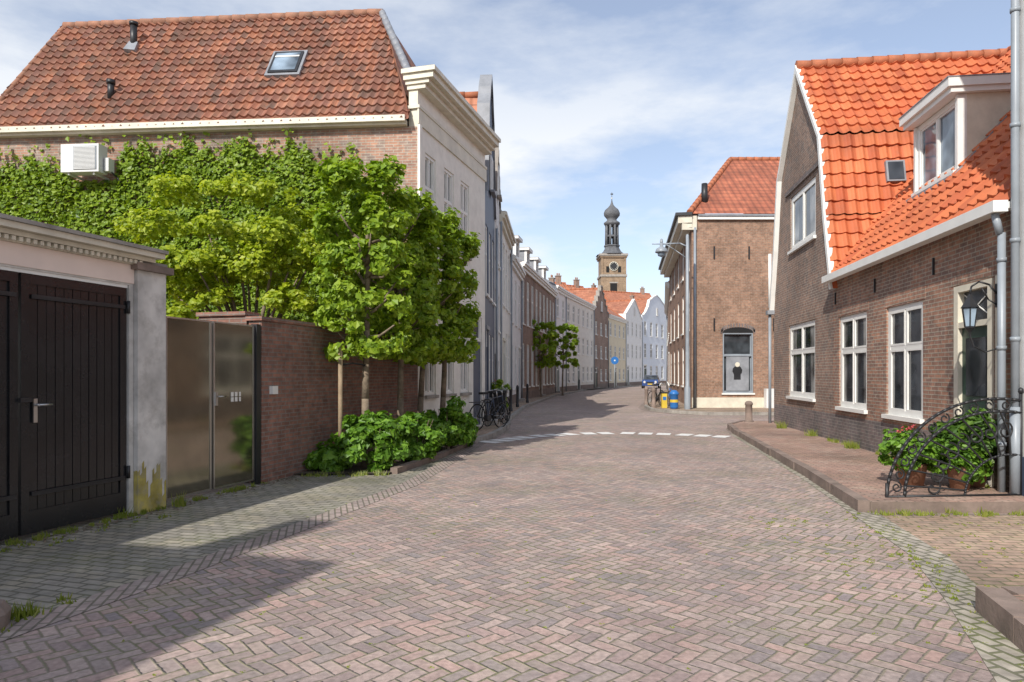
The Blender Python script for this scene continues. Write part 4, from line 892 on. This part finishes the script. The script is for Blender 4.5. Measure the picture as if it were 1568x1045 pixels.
def bike(name,x,y,ang,mat):
    p=Part(name); c,s=math.cos(ang),math.sin(ang)
    def Q(a,b,z): return Vector((x+a*c-b*s,y+a*s+b*c,z+.1))
    for cx in (-.53,.53):
        p.tube([Q(cx+.34*math.cos(t),0,.35+.34*math.sin(t)) for t in np.linspace(0,6.2832,25)],.018,6,'rubber')
        for k in range(10): t=k*math.pi/5; p.cyl(Q(cx,0,.35),Q(cx+.33*math.cos(t),0,.35+.33*math.sin(t)),.003,.003,3,'steel')
    BB=Q(-.08,0,.3);ST=Q(-.22,0,.8);HT=Q(.36,0,.85);HB=Q(.4,0,.65)
    for a,b in ((BB,ST),(BB,HB),(ST,HT),(HT,HB),(Q(-.53,0,.35),BB),(Q(-.53,0,.35),ST),(HB,Q(.53,0,.35))): p.cyl(a,b,.016,.016,7,mat)
    p.cyl(ST,Q(-.25,0,.95),.013,.013,6,'steel'); p.box(Fr(Q(-.38,-.07,0).x,Q(-.38,-.07,0).y,c,s,'R'),0,.26,0,.14,1.05,1.11,'rubber')
    p.cyl(HT,Q(.33,0,1.02),.013,.013,6,'steel'); p.tube([Q(.2,-.27,1.02),Q(.33,-.12,1.05),Q(.33,.12,1.05),Q(.2,.27,1.02)],.012,6,'steel')
    p.cyl(Q(-.08,-.07,.3),Q(-.08,.07,.3),.09,.09,12,'blackm'); p.box(Fr(Q(-.8,-.06,0).x,Q(-.8,-.06,0).y,c,s,'R'),0,.45,0,.12,.84,.86,'blackm')
    p.done()
bike('bicycle',-.62,18.6,.95,'blackm'); bike('bicycle',-.45,20.0,1.1,'navy'); bike('bicycle',-.35,23.4,1.25,'blackm')
bike('bicycle',6.75,31.9,.9,'blackm'); bike('bicycle',7.1,33.2,1.0,'blackm'); bike('bicycle',7.25,31.2,1.5,'blue')
lb=Part('litter_bin'); lb.lathe((6.98,29.4,.1),[(.0,0),(.16,0),(.18,.1),(.18,.6),(.21,.62),(.21,.68),(.1,.8),(0,.81)],14,'blue'); lb.lathe((6.98,29.4,.1),[(.184,.28),(.184,.40)],14,'yel'); lb.done()
pb=Part('parcel_box'); pf=Fr(6.62,30.1,1,0,'R'); pb.box(pf,0,.22,0,.22,.1,.75,'yel'); pb.box(pf,-.02,.24,-.02,.24,.751,.80,'blackm'); pb.box(pf,.03,.19,-.006,-.001,.45,.6,'blue'); pb.done()
wb=Part('wheelie_bin'); fb=Fr(-.42,21.4,.05,1,'L'); wb.box(fb,0,.5,-.3,.2,.18,1.0,'rubber'); wb.box(fb,-.03,.53,-.33,.25,1.001,1.08,'blackm'); 
for d_ in (-.3,.2): wb.cyl(fb.P(.45,d_-.03,.2),fb.P(.45,d_+.03,.2),.1,.1,12,'rubber')
wb.done()
pot_plant('potted_plant',-.42,22.3,.32,1.3,'leafG',8,z0=.1,n=24)
sg=Part('traffic_sign'); sg.cyl((10.6,70.5,.1),(10.6,70.5,3.3),.05,.05,8,'grey'); sg.cyl((10.6,70.45,3.0),(10.6,70.42,3.0),.4,.4,20,'blue'); sg.cyl((10.6,70.419,3.0),(10.6,70.415,3.0),.1,.1,4,'white'); sg.done()
cr_=Part('parked_car'); x,y=15.7,77.
def car(p,cx,cy,ang,mat):
    c,s=math.cos(ang),math.sin(ang)
    def Q(a,b,z): return Vector((cx+a*c-b*s,cy+a*s+b*c,z))
    low=[(-2.05,.3),(-2.08,.75),(-1.95,.92),(-1.1,1.0),(1.55,.98),(2.0,.9),(2.02,.3)]; 
    for b in (-.86,.86): p.poly([Q(a,b,z) for a,z in low],mat)
    for (a,z),(a2,z2) in zip(low,low[1:]+low[:1]): p.poly([Q(a,-.86,z),Q(a2,-.86,z2),Q(a2,.86,z2),Q(a,.86,z)],mat)
    cab=[(-1.15,1.0),(-.45,1.45),(1.2,1.47),(1.75,.98)]
    for b in (-.8,.8): p.poly([Q(a,b*(.85 if z>1.2 else 1),z) for a,z in cab],'glass')
    for i,((a,z),(a2,z2)) in enumerate(zip(cab,cab[1:])): p.poly([Q(a,-.8*(.85 if z>1.2 else 1),z),Q(a2,-.8*(.85 if z2>1.2 else 1),z2),Q(a2,.8*(.85 if z2>1.2 else 1),z2),Q(a,.8*(.85 if z>1.2 else 1),z)],mat if i==1 else 'glass')
    for a in (-1.3,1.3):
        for b in (-.88,.88): p.cyl(Q(a,b-.08,.32),Q(a,b+.08,.32),.32,.32,18,'rubber'); p.cyl(Q(a,b-.09,.32),Q(a,b+.09,.32),.18,.18,12,'steel')
    for b in (-.6,.6): p.cyl(Q(-2.03,b,.72),Q(-2.1,b,.70),.13,.12,10,'white')
    p.poly([Q(-2.1,-.26,.42),Q(-2.1,.26,.42),Q(-2.1,.26,.54),Q(-2.1,-.26,.54)],'yel'); p.poly([Q(-2.09,-.4,.58),Q(-2.09,.4,.58),Q(-2.09,.38,.74),Q(-2.09,-.38,.74)],'rubber')
car(cr_,x,y,math.radians(75),'carblue'); cr_.done()

# ================================================================== LIGHT, SKY, CAMERA
sd=Vector((-.60,-1.20,1.0)).normalized()     # direction towards the sun: behind and to the left
L=bpy.data.lights.new('sun','SUN'); L.energy=4.8; L.angle=math.radians(.5); L.color=(1,.955,.88)
so=bpy.data.objects.new('sun',L); COL.objects.link(so); so.rotation_euler=(-sd).to_track_quat('-Z','Y').to_euler(); so.location=(0,0,40)
wd=bpy.data.worlds.new('World'); sc.world=wd; wd.use_nodes=True; g=G(wd.node_tree); bg=wd.node_tree.nodes['Background']
sk=g.n('ShaderNodeTexSky',sky_type='NISHITA'); sk.sun_disc=False; sk.sun_elevation=math.asin(sd.z); sk.sun_rotation=math.atan2(sd.x,sd.y); sk.dust_density=.7; sk.ozone_density=1.2
tc=g.n('ShaderNodeTexCoord').outputs['Generated']; mp=g.n('ShaderNodeMapping'); g.put(mp.inputs[0],tc); mp.inputs['Scale'].default_value=(1,1,3.0); mp.inputs['Rotation'].default_value=(0,.2,0); mp.inputs['Location'].default_value=(.35,0,.2)
n1=g.noise(mp.outputs[0],2.3,9,.58); sx=g.n('ShaderNodeSeparateXYZ'); g.put(sx.inputs[0],tc)
f=g.ramp(n1,[(.43,0),(.52,.45),(.62,1)])
low=g.ramp(sx.outputs[2],[(.0,1),(.26,1),(.40,.55),(.8,.4)])
haze=g.ramp(sx.outputs[2],[(.0,.50),(.15,.30),(.35,.22),(.6,.2)])
f=g.m('ADD',g.m('MULTIPLY',f,g.m('MULTIPLY',low,.85)),haze,clamp=True)
skc=g.mix(1,sk.outputs[0],(1.15,1.12,1.15),'MULTIPLY')
col=g.mix(f,skc,(6.5,6.7,6.95))
g.put(bg.inputs[0],col); bg.inputs[1].default_value=.15
cam=bpy.data.cameras.new('camera'); co=bpy.data.objects.new('camera',cam); COL.objects.link(co); co.location=(0,0,1.6); co.rotation_euler=(math.radians(90),0,0)
cam.lens=24; cam.sensor_width=36; cam.shift_y=.0322; cam.clip_end=2000; sc.camera=co
sc.view_settings.view_transform='Standard'; sc.view_settings.look='None'; sc.view_settings.exposure=0
